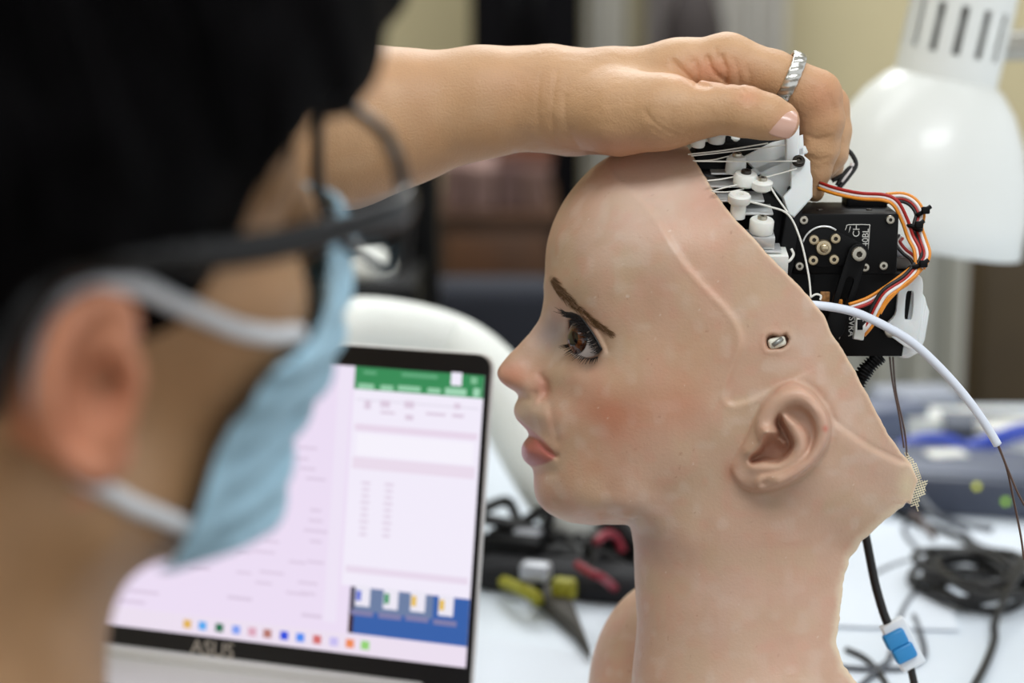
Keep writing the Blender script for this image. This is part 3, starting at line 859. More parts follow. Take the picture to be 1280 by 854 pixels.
def ear_sdf(Q):
    ab = Q.copy(); ab[:, 1] = np.abs(ab[:, 1]) - 0.0765; ab = ab / 0.80
    e = ellip(ab, (-0.010, 0.004, 0.000), (0.019, 0.0045, 0.030), np.array([[0.94, 0.34, 0], [-0.34, 0.94, 0], [0, 0, 1]]))
    pts = crom(EARH, 3); g = np.full(len(Q), 1.0)
    for i in range(len(pts) - 1): g = smin(g, rcone(ab, pts[i], pts[i + 1], 0.0042, 0.0042), 0.002)
    e = smin(e, g, 0.004)
    e = smin(e, ellip(ab, (-0.003, 0.003, -0.028), (0.010, 0.005, 0.010)), 0.004)
    e = smax(e, -ellip(ab, (-0.008, 0.011, 0.000), (0.011, 0.008, 0.016)), 0.003)
    return 0.80 * smin(e, rcone(ab, (0.009, 0.000, 0.002), (0.008, 0.001, -0.006), 0.005, 0.005), 0.003)
def body_sdf(P):
    Q = w2h(P)
    f = face_sdf(Q)
    k = np.flatnonzero(np.abs(np.abs(Q[:, 1]) - 0.08) < 0.05)
    f[k] = smin(f[k], ear_sdf(Q[k]), 0.006)
    f = smin(f, rcone(P, h2w((-0.025, 0, -0.02)), NB, 0.058, 0.064), 0.03)
    f = smin(f, rcone(P, NB, CHEST, 0.062, 0.105), 0.05)
    f = smin(f, rcone(P, NB + np.array([0, 0, -0.03]), SHL, 0.050, 0.052), 0.04)
    f = smin(f, rcone(P, NB + np.array([0, 0, -0.03]), SHR, 0.050, 0.052), 0.04)
    f = smin(f, rcone(P, SHL, ELB, 0.052, 0.045), 0.025)
    f = smin(f, rcone(P, SHR, ELR, 0.050, 0.040), 0.02)
    f = smin(f, rcone(P, ELR, WRR, 0.040, 0.027), 0.015)
    dr = (WRR - ELR) / np.linalg.norm(WRR - ELR); sd = np.cross(dr, EZ); sd /= np.linalg.norm(sd)
    f = smin(f, rcone(P, WRR, WRR + dr * 0.075, 0.026, 0.024), 0.012)
    for i, (o, ln) in enumerate(((-0.030, 0.055), (-0.011, 0.075), (0.009, 0.078), (0.028, 0.062))):
        a = WRR + dr * 0.075 + sd * o * 0.9; b = a + dr * ln * 0.6 - EZ * 0.010; c_ = b + dr * ln * 0.35 - EZ * 0.020
        f = smin(f, rcone(P, a, b, 0.010, 0.0085), 0.004); f = smin(f, rcone(P, b, c_, 0.0085, 0.007), 0.002)
    a = WRR + dr * 0.02 - sd * 0.02; b = a - sd * 0.035 + dr * 0.03; c_ = b + dr * 0.03 - EZ * 0.006
    f = smin(f, rcone(P, a, b, 0.015, 0.011), 0.006); f = smin(f, rcone(P, b, c_, 0.011, 0.008), 0.003)
    fa = chain(w2c(P).astype(np.float32), ARM[:1], 0.012)
    return smin(f, fa, 0.012)
BV1, BQ1 = sdf_mesh(body_sdf, HO + np.array([-0.20, -0.20, -0.19]), HO + np.array([0.17, 0.20, 0.19]), 0.0023, block=8)

def body_low(P):
    f = body_sdf(P)
    bx = np.maximum(np.abs(P - HO - np.array([-0.015, 0, 0])) - np.array([0.180, 0.195, 0.185]), -1).max(1)     # leave out what the fine head block covers
    return f, bx
BV2, BQ2 = sdf_mesh(body_sdf, np.array([-0.62, 0.20, 0.42]), np.array([-0.10, 1.06, 1.24]), 0.005, block=8)
ctr = BV2[BQ2].mean(1); inblk = (np.abs(ctr - (HO + np.array([-0.015, 0, 0]))) < np.array([0.178, 0.193, 0.183])).all(1)
ca = w2c(ctr); inarm = ca[:, 0] > cpt(190, 0, 1.0)[0]
inarm &= (ca[:, 1] > cpt(0, 300, 1.0)[1]) & (ca[:, 2] < -0.88)
BQ2 = BQ2[~(inblk | inarm)]
# the arm block and the coarse block overlap by a few millimetres behind the head
AW = c2w(AV)
BV = np.concatenate([AW, BV1, BV2]); BQ = np.concatenate([AQ, BQ1 + len(AV), BQ2 + len(AV) + len(BV1)])
BV = np.asarray(BV)
person = root('person', 'person with black hair, glasses and blue surgical mask reaching to the robot head', 'person', (-0.42, 0.62, 0.0))
M_pskin = mat('human_skin', (190, 140, 100), rough=0.5, bump=0.3, bscale=900, sss=0.04, attr='Col', noise=0.04, nscale=70)
body = obj('body', (BV, BQ), M_pskin, person, label='bare tan skin of the head and the reaching left arm')
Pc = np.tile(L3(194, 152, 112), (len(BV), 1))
m1 = vnoise(BV, 38, 2); m2 = vnoise(BV, 90, 4)
Pc = over(Pc, sstep(0.4, 0.9, m1), L3(184, 138, 98), 0.5); Pc = over(Pc, sstep(0.5, 0.9, m2), L3(204, 166, 130), 0.35)
qc = w2c(BV); ppx = 640 - qc[:, 0] / qc[:, 2] * FPX; ppy = 427 + qc[:, 1] / qc[:, 2] * FPX
isarm = np.arange(len(BV)) < len(AV)
def pblob(x, y, rx, ry): return isarm * np.exp(-(((ppx - x) / rx) ** 2 + ((ppy - y) / ry) ** 2))
Pc = over(Pc, pblob(890, 88, 40, 18), L3(200, 128, 98), 0.6)
Pc = over(Pc, pblob(935, 122, 16, 12), L3(196, 124, 88), 0.5)
Pc = over(Pc, pblob(1030, 120, 28, 30), L3(196, 126, 94), 0.45)
Pc = over(Pc, pblob(985, 158, 18, 18), L3(214, 150, 126), 0.5)
Pc = over(Pc, pblob(770, 185, 70, 16), L3(202, 138, 116), 0.5)
Pc = over(Pc, pblob(640, 105, 60, 26), L3(176, 120, 76), 0.35)
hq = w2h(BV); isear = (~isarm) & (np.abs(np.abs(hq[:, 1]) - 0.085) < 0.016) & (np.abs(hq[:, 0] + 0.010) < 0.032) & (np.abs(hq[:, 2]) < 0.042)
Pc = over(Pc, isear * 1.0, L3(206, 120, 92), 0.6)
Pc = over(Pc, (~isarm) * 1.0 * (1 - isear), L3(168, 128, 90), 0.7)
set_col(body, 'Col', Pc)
# fingernails
M_nail = mat('nail', (206, 164, 146), rough=0.25, coat=0.3)
def nail(name, px_, py_, d, ax2, w_, l_, bulge, tilt=0.0):
    t = np.array([ax2[0], -ax2[1], 0.0]); t /= np.linalg.norm(t); s = np.array([-t[1], t[0], 0.0]); n = np.array([0, 0, 1.0])
    s = s * math.cos(tilt) + n * math.sin(tilt) * -1; n = np.cross(t, s) if np.cross(t, s)[2] > 0 else -np.cross(t, s)
    c = cpt(px_, py_, d); V, F = [], []
    na, nb = 12, 12
    for i in range(na + 1):
        for j in range(nb + 1):
            u = (i / na - 0.5) * 2; v = (j / nb - 0.5) * 2
            sq = math.sqrt(max(0.0, 1 - 0.32 * v * v))
            uu = u * sq
            V.append(c + t * (uu * l_ / 2) + s * (v * w_ / 2 * math.sqrt(max(0, 1 - 0.25 * u * u))) - n * (bulge * v * v + 0.0006 * u * u))
    for i in range(na):
        for j in range(nb):
            a = i * (nb + 1) + j; F.append([a, a + 1, a + nb + 2, a + nb + 1])
    m = len(V)
    V2 = [p - n * 0.0012 for p in V]
    F2 = [[x + m for x in q_[::-1]] for q_ in F]
    return obj(name, (c2w(np.array(V + V2)), F + F2), M_nail, body, label='pinkish thumbnail')
nail('thumbnail', 978, 149, 0.9272, (1.0, 0.28), 0.0150, 0.0142, 0.0034, 0.20)
# silver ring on the index finger
rc = cpt(985, 100, 0.9693); rax = np.array([0.90, -0.40, -0.05]); rax /= np.linalg.norm(rax)
X, Y, A = frame(rax, (0, 1, 0)); V, F = [], []
na, nb = 96, 9
for k in range(na):
    a = 2 * math.pi * k / na
    rad = X * math.cos(a) + Y * math.sin(a)
    for j in range(nb + 1):
        v = (j / nb - 0.5); tw = a * 10 + v * 3.0
        V.append(rc + A * v * 0.0066 + rad * (0.01360 + 0.0011 * math.cos(v * 2.6) + 0.0003 * math.sin(tw * 2)))
    for j in range(nb + 1):
        v = (0.5 - j / nb); V.append(rc + A * v * 0.0066 + rad * 0.0128)
rw = 2 * (nb + 1)
for k in range(na):
    l = (k + 1) % na
    for j in range(rw):
        F.append([k * rw + j, k * rw + (j + 1) % rw, l * rw + (j + 1) % rw, l * rw + j])
obj('ring', (c2w(np.array(V)), F), mat('silver', (214, 212, 206), rough=0.28, metal=1.0), person, label='silver ring with wavy grooves on the index finger')

# ---- hair
HPOLY = crom([(0.118, 0.030), (0.095, 0.035), (0.078, 0.046), (0.060, 0.040), (0.050, 0.022), (0.042, 0.000), (0.034, -0.016), (0.020, -0.010), (0.014, 0.018), (0.002, 0.034), (-0.018, 0.034), (-0.034, 0.020), (-0.038, -0.010), (-0.044, -0.034), (-0.060, -0.050), (-0.15, -0.060), (-0.16, 0.20), (0.16, 0.20), (0.16, 0.04)], 3, closed=True)
def hair_sdf(P):
    Q = w2h(P)
    f = ellip(Q, (-0.012, 0, 0.062), (0.113, 0.090, 0.098))
    f = smin(f, ellip(Q, (0.070, 0, 0.078), (0.064, 0.070, 0.050)), 0.03)
    th = np.arctan2(Q[:, 1], Q[:, 0])
    st = np.stack([th * 9, Q[:, 2] * 12, Q[:, 0] * 8], 1)
    lock = vnoise(np.stack([Q[:, 0] * 75 + Q[:, 2] * 30, Q[:, 1] * 75, Q[:, 2] * 14], 1), 1.0, 3)
    f = f + 0.007 * (lock - 0.5) + 0.004 * (vnoise(Q, 60, 5) - 0.5)
    k = np.flatnonzero(f < 0.03)
    if len(k):
        e = polysd(Q[k, 0] * 1000, Q[k, 2] * 1000, HPOLY * 1000) / 1000
        f[k] = smax(f[k], e + 0.012 * (lock[k] - 0.55), 0.008)
    return f
HVh, HQh = sdf_mesh(hair_sdf, HO + np.array([-0.19, -0.19, -0.11]), HO + np.array([0.20, 0.19, 0.22]), 0.0026, block=8)
M_bhair = mat('black_hair', (5, 4, 5), rough=0.7, spec=0.05, bump=0.3, bscale=500)
hair = obj('hair', (HVh, HQh), M_bhair, person, label='short black hair')
L = []
for i in range(520):      # loose strands over the cap
    th = random.uniform(-math.pi, math.pi); ph = random.uniform(0.05, 1.25)
    dirn = np.array([math.cos(th) * math.cos(ph), math.sin(th) * math.cos(ph), math.sin(ph)])
    c = np.array([-0.012, 0, 0.062]); r = np.array([0.115, 0.092, 0.100]); q = []
    for s in np.linspace(0, 1, 6):
        p2 = ph - 0.55 * s; dd = np.array([math.cos(th) * math.cos(p2), math.sin(th) * math.cos(p2), math.sin(p2)])
        q.append(c + dd * r * (1.0 + 0.03 * math.sin(s * 3)))
    q = np.array(q)
    if polysd(q[-1:, 0] * 1000, q[-1:, 2] * 1000, HPOLY * 1000)[0] < 4: L.append(h2w(q))
obj('hair_strands', cat([tube(q, np.linspace(0.0012, 0.0003, len(q)), 3) for q in L]), M_bhair, person, kind='stuff')

# ---- blue surgical mask
def mask_sdf(P):
    Q = w2h(P)
    f0 = face_sdf(Q) - 0.0065
    f0 = smin(f0, ellip(Q, (0.082, 0, -0.034), (0.038, 0.042, 0.052)), 0.012)
    f0 += 0.0011 * np.sin((Q[:, 2] + 0.25 * Q[:, 0]) * 420) * sstep(0.035, 0.06, Q[:, 0])
    sh = np.abs(f0) - 0.0011
    top = Q[:, 2] - (-0.010 - 0.10 * np.maximum(0, 0.112 - Q[:, 0]))       # upper edge falls towards the ears
    bot = -(Q[:, 2] + 0.100) + 0.28 * np.maximum(0, 0.075 - Q[:, 0])
    rear = 0.056 - Q[:, 0] + 0.42 * (Q[:, 2] + 0.01)
    return np.maximum(np.maximum(sh, np.maximum(top, bot)), rear)
MV, MQ = sdf_mesh(mask_sdf, HO + np.array([-0.11, -0.12, -0.16]), HO + np.array([0.18, 0.20, 0.09]), 0.0016, block=6, margin=1.6)
M_mask = mat('mask_blue', (172, 210, 230), rough=0.8, noise=0.04, nscale=200)
fmask = obj('face_mask', (MV, MQ), M_mask, person, label='pleated light blue surgical mask')
M_loop = mat('loop_white', (222, 224, 228), rough=0.8)
for sg in (-1, 1):
    loop = crom([(0.066, 0.052, -0.012), (0.042, 0.064, -0.002), (0.010, 0.0765, 0.024), (-0.004, 0.079, 0.028), (-0.014, 0.077, 0.024), (-0.019, 0.0765, 0.008), (-0.018, 0.076, -0.010), (-0.010, 0.075, -0.026), (0.008, 0.0685, -0.046), (0.022, 0.058, -0.060), (0.036, 0.050, -0.074)], 6)
    loop[:, 1] *= sg
    # keep the band on the skin
    for it in range(4):
        dv = face_sdf(loop) ; loop[:, 1] += sg * np.maximum(0, 0.0025 - dv)
    obj('ear_loop', tube(h2w(loop), 0.0028, 8), M_loop, fmask)

# ---- glasses
M_frame = mat('black_acetate', (14, 14, 16), rough=0.3)
gl = obj('glasses', tube(h2w(crom([(0.113, -0.011, 0.022), (0.116, -0.004, 0.025), (0.116, 0.004, 0.025), (0.113, 0.011, 0.022)], 4)), 0.0020, 8), M_frame, person, label='black plastic-framed glasses')
M_lens = bpy.data.materials.new('lens_glass'); M_lens.use_nodes = True
nt = M_lens.node_tree; nt.nodes.clear()
out = nt.nodes.new('ShaderNodeOutputMaterial'); mx = nt.nodes.new('ShaderNodeMixShader'); tr = nt.nodes.new('ShaderNodeBsdfTransparent'); gs = nt.nodes.new('ShaderNodeBsdfGlossy')
tr.inputs[0].default_value = (0.93, 0.95, 0.96, 1); gs.inputs['Roughness'].default_value = 0.02; mx.inputs[0].default_value = 0.05
nt.links.new(tr.outputs[0], mx.inputs[1]); nt.links.new(gs.outputs[0], mx.inputs[2]); nt.links.new(mx.outputs[0], out.inputs[0])
for sg in (-1, 1):
    pr = np.array(rrect(0.052, 0.046, 0.017, 6))
    wrap = lambda y: 0.112 - 0.10 * (abs(y) - 0.0) ** 2 / 0.07
    ring_ = np.array([(wrap(sg * (0.037 + x)), sg * (0.037 + x), 0.010 + y) for (x, y) in pr])
    rim = obj('rim', tube(h2w(ring_), 0.0021, 8, closed=True), M_frame, gl)
    c0 = ring_.mean(0); V = np.vstack([ring_, c0[None] + np.array([[0.001, 0, 0]])]); n_ = len(ring_)
    obj('lens', (h2w(V), [[i, (i + 1) % n_, n_] for i in range(n_)]), M_lens, gl)
    hx = wrap(0.064)
    tm = crom([(hx - 0.001, sg * 0.0655, 0.018), (hx - 0.012, sg * 0.0725, 0.0195), (0.050, sg * 0.0775, 0.024), (0.010, sg * 0.0815, 0.034), (-0.012, sg * 0.082, 0.038), (-0.028, sg * 0.081, 0.022), (-0.036, sg * 0.080, 0.004)], 5)
    obj('temple', tube(h2w(tm), np.full(len(tm), 0.0030), 8, flat=1.7, up=AH[2]), M_frame, gl)

# ---- clothes
def shirt_sdf(P):
    f = rcone(P, NB + np.array([-0.02, 0, -0.05]), CHEST, 0.070, 0.120)
    f = smin(f, rcone(P, NB + np.array([-0.01, 0, -0.045]), SHL, 0.056, 0.062), 0.04)
    f = smin(f, rcone(P, NB + np.array([-0.01, 0, -0.045]), SHR, 0.056, 0.062), 0.04)
    f = smin(f, rcone(P, CHEST, HIPS, 0.135, 0.15), 0.05)
    f = smin(f, rcone(P, SHL, SHL + (ELB - SHL) * 0.5, 0.064, 0.062), 0.02)
    f = smin(f, rcone(P, SHR, SHR + (ELR - SHR) * 0.6, 0.062, 0.060), 0.02)
    return f + 0.006 * (vnoise(P, 16, 3) - 0.5)
SV, SQ = sdf_mesh(shirt_sdf, np.array([-0.80, 0.12, 0.34]), np.array([-0.12, 1.00, 1.08]), 0.007, block=8)
obj('shirt', (SV, SQ), mat('dark_shirt', (52, 56, 66), rough=0.9, noise=0.1), person)
# ------------------------------------------------------------------ robot head: mechanism in the open skull
M_blk = mat('black_anodised', (13, 13, 14), rough=0.48, noise=0.08, nscale=80, spec=0.16)
M_blkp = mat('black_plastic', (8, 8, 9), rough=0.55, spec=0.15)
M_steel = mat('screw_steel', (190, 184, 170), rough=0.3, metal=0.9, noise=0.1, nscale=900)
M_brass = mat('screw_nickel', (196, 180, 150), rough=0.28, metal=0.9)
M_alu = mat('brushed_aluminium', (232, 234, 234), rough=0.28, metal=0.65, noise=0.05, nscale=300)
M_nyl = mat('white_nylon', (232, 232, 226), rough=0.42, sss=0.15)
M_prt = mat('white_printed_plastic', (226, 230, 230), rough=0.48, sss=0.2, bump=0.05, bscale=900)
M_str = mat('white_cord', (230, 228, 220), rough=0.7)
M_wire = {'o': mat('wire_orange', (224, 138, 34), rough=0.45), 'r': mat('wire_red', (170, 30, 24), rough=0.45), 'w': mat('wire_white', (232, 226, 224), rough=0.5),
          'k': mat('wire_black', (18, 17, 18), rough=0.5), 'b': mat('wire_brown', (84, 60, 50), rough=0.4), 'y': mat('wire_yellow', (206, 190, 40), rough=0.5)}
def mm(px_, d=0.955): return px_ / FPX * d
def on_y(px_, py_, y):
    r = cpt(px_, py_, 1.0); dw = r[0] * RGT + r[1] * UPV - r[2] * FWD
    return CAM + dw * ((y - CAM[1]) / dw[1])
CZ = np.array([0, 0, 1.0])
TOW = -FWD                                    # towards the camera
AXK = c2w(np.array([0.05, 0.90, 0.43])) - CAM   # axis of the upright knobs

def unit_screw(name, m, hexa=True):
    n = 24; prof = [(1.0, 0.0), (1.0, 0.55), (0.9, 0.72), (0.55, 0.78), (0.40, 0.76), (0.36, 0.40), (0.0, 0.34)]
    V, F = [], []
    for (r, h) in prof:
        for k in range(n):
            a = 2 * math.pi * k / n
            rr = r
            if hexa and 0.3 < r < 0.5:
                b = (a % (math.pi / 3)) - math.pi / 6; rr = r * 0.95 / max(math.cos(b), 0.5)
            V.append((rr * math.cos(a), rr * math.sin(a), h))
    for i in range(len(prof) - 1):
        for k in range(n):
            l = (k + 1) % n; F.append([i * n + k, i * n + l, (i + 1) * n + l, (i + 1) * n + k])
    me = mesh_of(name, np.array(V), F, True); me.set_sharp_from_angle(angle=math.radians(35)); me.materials.append(m)
    me.materials.append(mat('socket_shade', (70, 64, 56), rough=0.5, metal=0.8))  # recess faces coloured darker to stand for shade inside the socket
    me.polygons.foreach_set('material_index', np.array([1 if i // n >= 4 else 0 for i in range(len(me.polygons))], np.int32))
    return me
SCR = unit_screw('screw', M_steel); SCB = unit_screw('screw_nickel', M_brass); SCK = unit_screw('screw_dark', mat('screw_dark', (70, 66, 62), rough=0.3, metal=0.9))
def rot_to(axis):
    x, y, a = frame(axis, (0.2, 0.1, 1.0)); return Matrix((x, y, a)).transposed()
def screw(p, axis, r, parent, me=SCR): return inst('screw', me, p, rot_to(axis), parent, r)

# -- upper servo
YF = wp(1056, 300, 0.955)[1]
a = on_y(993, 267, YF); b = on_y(1121, 343, YF)
servo = obj('servo', abox(a[0], b[0], YF, YF + 0.040, b[2], a[2], 0.0012), M_blk, robot, sharp=40, label='black upper servo with screws on its face')
for (x, y) in ((1004.5, 275), (1112.5, 274.5), (1104, 332), (999, 332.5), (1081, 334)):
    screw(on_y(x, y, YF), -EY, 0.0021, servo)
for (x, yy) in ((1029, 0.012), (1092, 0.012)):
    p = on_y(x, 267, YF); screw((p[0], YF + yy, a[2] - 0.0006), EZ, 0.0016, servo, SCK)
p = on_y(1081, 238, YF + 0.03); obj('servo_cap', box((p[0], YF + 0.030, a[2] + 0.002), EX, EY, EZ, 0.020, 0.016, 0.006, 0.001), M_blkp, servo)
# horn: teardrop plate over the output shaft
yh = YF - 0.0035
hc = on_y(1029, 309, yh); lk = on_y(1073, 317, yh)
def hull2(c1, r1, c2, r2, n=20):
    dx, dz = c2[0] - c1[0], c2[2] - c1[2]; L = math.hypot(dx, dz); th = math.atan2(dz, dx); ph = math.acos((r1 - r2) / L); out = []
    for i in range(n + 1):
        t = th + ph + (2 * math.pi - 2 * ph) * i / n; out.append((c1[0] + r1 * math.cos(t), c1[2] + r1 * math.sin(t)))
    for i in range(n + 1):
        t = th - ph + 2 * ph * i / n; out.append((c2[0] + r2 * math.cos(t), c2[2] + r2 * math.sin(t)))
    return out
horn = obj('servo_horn', prism(hull2(hc, mm(26), lk, mm(13)), (0, yh, 0), EX, EZ, -EY, 0.0035, 0.0005), M_blk, robot, sharp=40)
obj('horn_rim', tube([hc + np.array([mm(26.2) * math.cos(t), -0.0002, mm(26.2) * math.sin(t)]) for t in np.linspace(0.95, 2.9, 24)], 0.0005, 6), M_alu, horn)
screw(hc + np.array([0, 0.0004, 0]), -EY, mm(10), horn, SCB)
obj('hub', lathe([(mm(5.5), 0), (mm(5.5), 0.0036), (mm(4.5), 0.0042), (0, 0.0042)], hc, -EY, 20), M_brass, horn)
for (x, y) in ((1017, 299.5), (1044, 298), (1016, 325), (1042, 324)): screw(on_y(x, y, yh), -EY, mm(6.4), horn, SCB)
# link arm with a slot
lw = on_y(1043, 412, yh - 0.003); lt = on_y(1073, 317, yh - 0.003)
dirl = (lw - lt) / np.linalg.norm(lw - lt); sidl = np.cross(dirl, EY); LNk = np.linalg.norm(lw - lt)
def slot(L0, L1, r, n=8):
    out = []
    for i in range(n + 1): t = math.pi / 2 + math.pi * i / n; out.append((L0 + r * math.cos(t), r * math.sin(t)))
    for i in range(n + 1): t = -math.pi / 2 + math.pi * i / n; out.append((L1 + r * math.cos(t), r * math.sin(t)))
    return out
link = obj('link_arm', prism(slot(0, LNk, mm(12.5)), lt, dirl, sidl, -EY, 0.003, 0.0004, holes=[slot(LNk * 0.36, LNk * 0.70, mm(5))]), M_blk, robot, sharp=40)
screw(lt + np.array([0, -0.0002, 0]), -EY, mm(9.2), link, SCR)
# printed frame, lettering
def lettering(txt, size, m, parent, pos, right, up, name='lettering'):
    cu = bpy.data.curves.new(name, 'FONT'); cu.body = txt; cu.size = size; cu.extrude = 0.00004
    to = bpy.data.objects.new(name, cu); COL.objects.link(to)
    dg = bpy.context.evaluated_depsgraph_get(); me = bpy.data.meshes.new_from_object(to.evaluated_get(dg))
    bpy.data.objects.remove(to); bpy.data.curves.remove(cu)
    me.materials.clear(); me.materials.append(m)
    right = np.asarray(right, float); right = right / np.linalg.norm(right); up = np.asarray(up, float); up = up - right * (up @ right); up /= np.linalg.norm(up)
    nr = np.cross(right, up)
    return inst(name, me, pos, Matrix((right, up, nr)).transposed(), parent)
M_ink = mat('white_print', (206, 204, 198), rough=0.6)
yl = YF - 0.00025
lettering('CH', 0.0046, M_ink, servo, on_y(1074, 296.5, yl), EZ, -EX)
lettering('40BL', 0.0043, M_ink, servo, on_y(1085, 308.5, yl), EZ, -EX)
pl = [on_y(x, y, yl) for (x, y) in ((1085, 312), (1087, 284), (1085, 281), (1061, 281), (1058, 284), (1056.5, 288))]
obj('printed_border', tube(crom(pl, 3), 0.00022, 5), M_ink, servo)
obj('printed_stroke', tube([on_y(1061, 291, yl), on_y(1063, 283, yl)], 0.00022, 5), M_ink, servo)
# -- lower servo and mounting plate
YL = YF + 0.004
plate = obj('lower_servo', prism([(p[0], p[2]) for p in [on_y(x, y, YL) for (x, y) in ((985, 341), (1140, 341), (1141, 360), (1128, 446), (1040, 446), (985, 400))]], (0, YL, 0), EX, EZ, -EY, 0.040, 0.001), M_blk, robot, sharp=40, label='larger black lower servo case')
screw(on_y(1113, 414, YL), -EY, mm(8), plate, SCR)
lettering('SVRA', 0.0042, M_ink, plate, on_y(1061.5, 396, YL - 0.0003), -EZ, EX)
obj('printed_line', tube([on_y(1049, 424, YL - 0.0002), on_y(1057, 400, YL - 0.0002)], 0.0002, 5), M_ink, plate)
obj('chip', box(on_y(1031, 371, YL - 0.0005), EX, EY, EZ, 0.0045, 0.002, 0.0050, 0.0003), mat('chip_orange', (170, 120, 70), rough=0.5, noise=0.4, nscale=700), plate)
obj('orange_tab', box(on_y(1050, 378, YL - 0.004), EX, EY, EZ, 0.0022, 0.002, 0.0030, 0.0004), M_wire['o'], plate)
obj('red_tab', box(on_y(1045, 392, YL - 0.002), EX, EY, EZ, 0.0026, 0.002, 0.0034, 0.0004), M_wire['r'], plate)
# -- slotted white bracket and layered block on the right
yb = YF + 0.001
P2 = lambda L, y: [(p[0], p[2]) for p in [on_y(u, v, y) for (u, v) in L]]
brk = obj('slotted_bracket', prism(P2(crom([(1143, 344), (1151, 346), (1154, 355), (1153, 375), (1150, 405), (1144, 432), (1136, 436), (1118, 424), (1106, 416), (1107, 407), (1119, 394), (1122, 374), (1126, 352), (1134, 346)], 3, closed=True), yb), (0, yb, 0), EX, EZ, -EY, 0.003, 0.0005,
          holes=[P2(crom([(1138, 364), (1142, 368), (1140, 397), (1135, 400), (1131, 397), (1133, 368)], 3, closed=True), yb)]), M_prt, robot, sharp=40, label='white slotted plastic bracket')
for i, L in enumerate([[(1128, 366), (1153, 366), (1157, 373), (1149, 440), (1130, 446), (1122, 446)], [(1128, 374), (1157, 374), (1159, 382), (1150, 441), (1134, 447), (1124, 447)], [(1130, 382), (1159, 382), (1162, 390), (1156, 426), (1149, 441), (1136, 448), (1126, 448)]]):
    y = yb + 0.004 + 0.009 * i
    obj('layer_plate', prism(P2(L, y), (0, y, 0), EX, EZ, -EY, 0.008, 0.0008), M_prt, brk, sharp=40)
screw(on_y(1112, 413, yb - 0.0001), -EY, mm(7.5), brk, SCR)
obj('metal_strip', box(on_y(1128, 327, YF + 0.016), EX, EY, EZ, 0.017, 0.010, 0.006, 0.0005), mat('grey_metal', (110, 108, 104), rough=0.4, metal=0.7), robot)
obj('paper_tag', prism(P2([(1117, 300), (1119, 299), (1139, 321), (1116, 321)], YF + 0.014), (0, YF + 0.014, 0), EX, EZ, -EY, 0.0006), mat('white_paper', (222, 229, 238), rough=0.8), robot)
# -- black frame parts behind everything, added to make the skull dark inside
inner = obj('skull_dark_fill', box(wp(946, 312, 1.0), RGT * 0.82 - UPV * 0.57, UPV * 0.82 + RGT * 0.57, -FWD, 0.060, 0.046, 0.075, 0.003), M_blkp, robot)
obj('frame_block', box(wp(940, 232, 0.992), RGT, UPV, -FWD, 0.034, 0.045, 0.05, 0.002), M_blkp, inner)
obj('frame_rib', box(wp(985, 292, 0.962), RGT * 0.98 - UPV * 0.17, UPV * 0.98 + RGT * 0.17, -FWD, 0.008, 0.046, 0.02, 0.001), M_blk, inner)
obj('frame_rib', box(wp(890, 200, 0.985), RGT, UPV, -FWD, 0.020, 0.014, 0.04, 0.001), M_blkp, inner)
obj('frame_post', box(wp(1010, 400, 1.0), RGT, UPV, -FWD, 0.030, 0.080, 0.05, 0.002), M_blkp, inner)
# -- white printed channel gripped by the fingers
chan = obj('printed_channel', prism([tuple(cpt(x, y, 0.950)[:2]) for (x, y) in ((990, 203), (995, 196), (1006, 195), (1013, 201), (1013.5, 215), (1016, 223), (1016, 246), (993, 272), (986, 268), (979, 246), (989, 235), (989, 218))],
           c2w(np.array([0, 0, -0.950])), RGT, UPV, -FWD, 0.007, 0.0008), M_prt, robot, sharp=40, label='white printed plastic channel gripped by the fingers')
obj('channel_wall', prism([tuple(cpt(x, y, 0.962)[:2]) for (x, y) in ((928, 196), (964, 178), (1004, 168), (1006, 200), (990, 240), (980, 250), (962, 230))], c2w(np.array([0, 0, -0.962])), RGT, UPV, -FWD, 0.004, 0.0006), M_prt, chan, sharp=40)
obj('channel_post', box(wp(990, 178, 0.956), RGT * 0.99 + UPV * 0.1, UPV, -FWD, 0.0065, 0.018, 0.006, 0.0008), M_prt, chan)
obj('channel_floor', box(wp(968, 205, 0.972), RGT * 0.9 + UPV * 0.4, UPV * 0.9 - RGT * 0.4, -FWD, 0.032, 0.004, 0.02, 0.0006), M_prt, chan)
screw(wp(998, 203, 0.9495), AXK * 0.6 + TOW * 0.5, mm(8), chan, SCK)
# -- nylon knobs with screws
def knob(px_, py_, d, prof, scr=None, sr=5.5, m=M_nyl, meS=SCR):
    c = wp(px_, py_, d)
    k = obj('pulley_knob', lathe([(r * 0.001 * 0.385, h * 0.001 * 0.385) for (r, h) in prof], c, AXK, 28), m, robot, sharp=40)
    if scr is not None: screw(c + AXK * (scr * 0.001 * 0.385), AXK, mm(sr), k, meS)
    return k
knob(931, 232, 0.951, [(11, 0), (15, 3), (15.5, 12), (13, 16), (6, 16.5), (0, 16.5)], 16, 6.5, meS=SCK)
knob(951.5, 238, 0.948, [(9, 0), (13, 3), (13.5, 11), (11, 13), (6, 13.5), (0, 13.5)], 13, 6.0)
knob(922, 268, 0.945, [(9.5, -4), (9.5, 14), (12.5, 15), (14, 17), (14, 25), (12, 27), (5, 27), (4, 22), (0, 22)])
k4 = knob(951, 290, 0.944, [(14.5, 0), (15, 2), (15, 15), (13.5, 17), (6, 17.3), (0, 17.3)], 17, 6.0)
obj('washer', lathe([(mm(11), -0.0015), (mm(11), 0), (mm(8), 0.0003), (0, 0.0003)], wp(951, 290, 0.944), AXK, 24), M_alu, k4)
k5 = knob(919, 215, 0.958, [(12.5, 0), (13, 2), (12.5, 18), (9, 21), (0, 21)], 21, 6.0, m=M_prt)
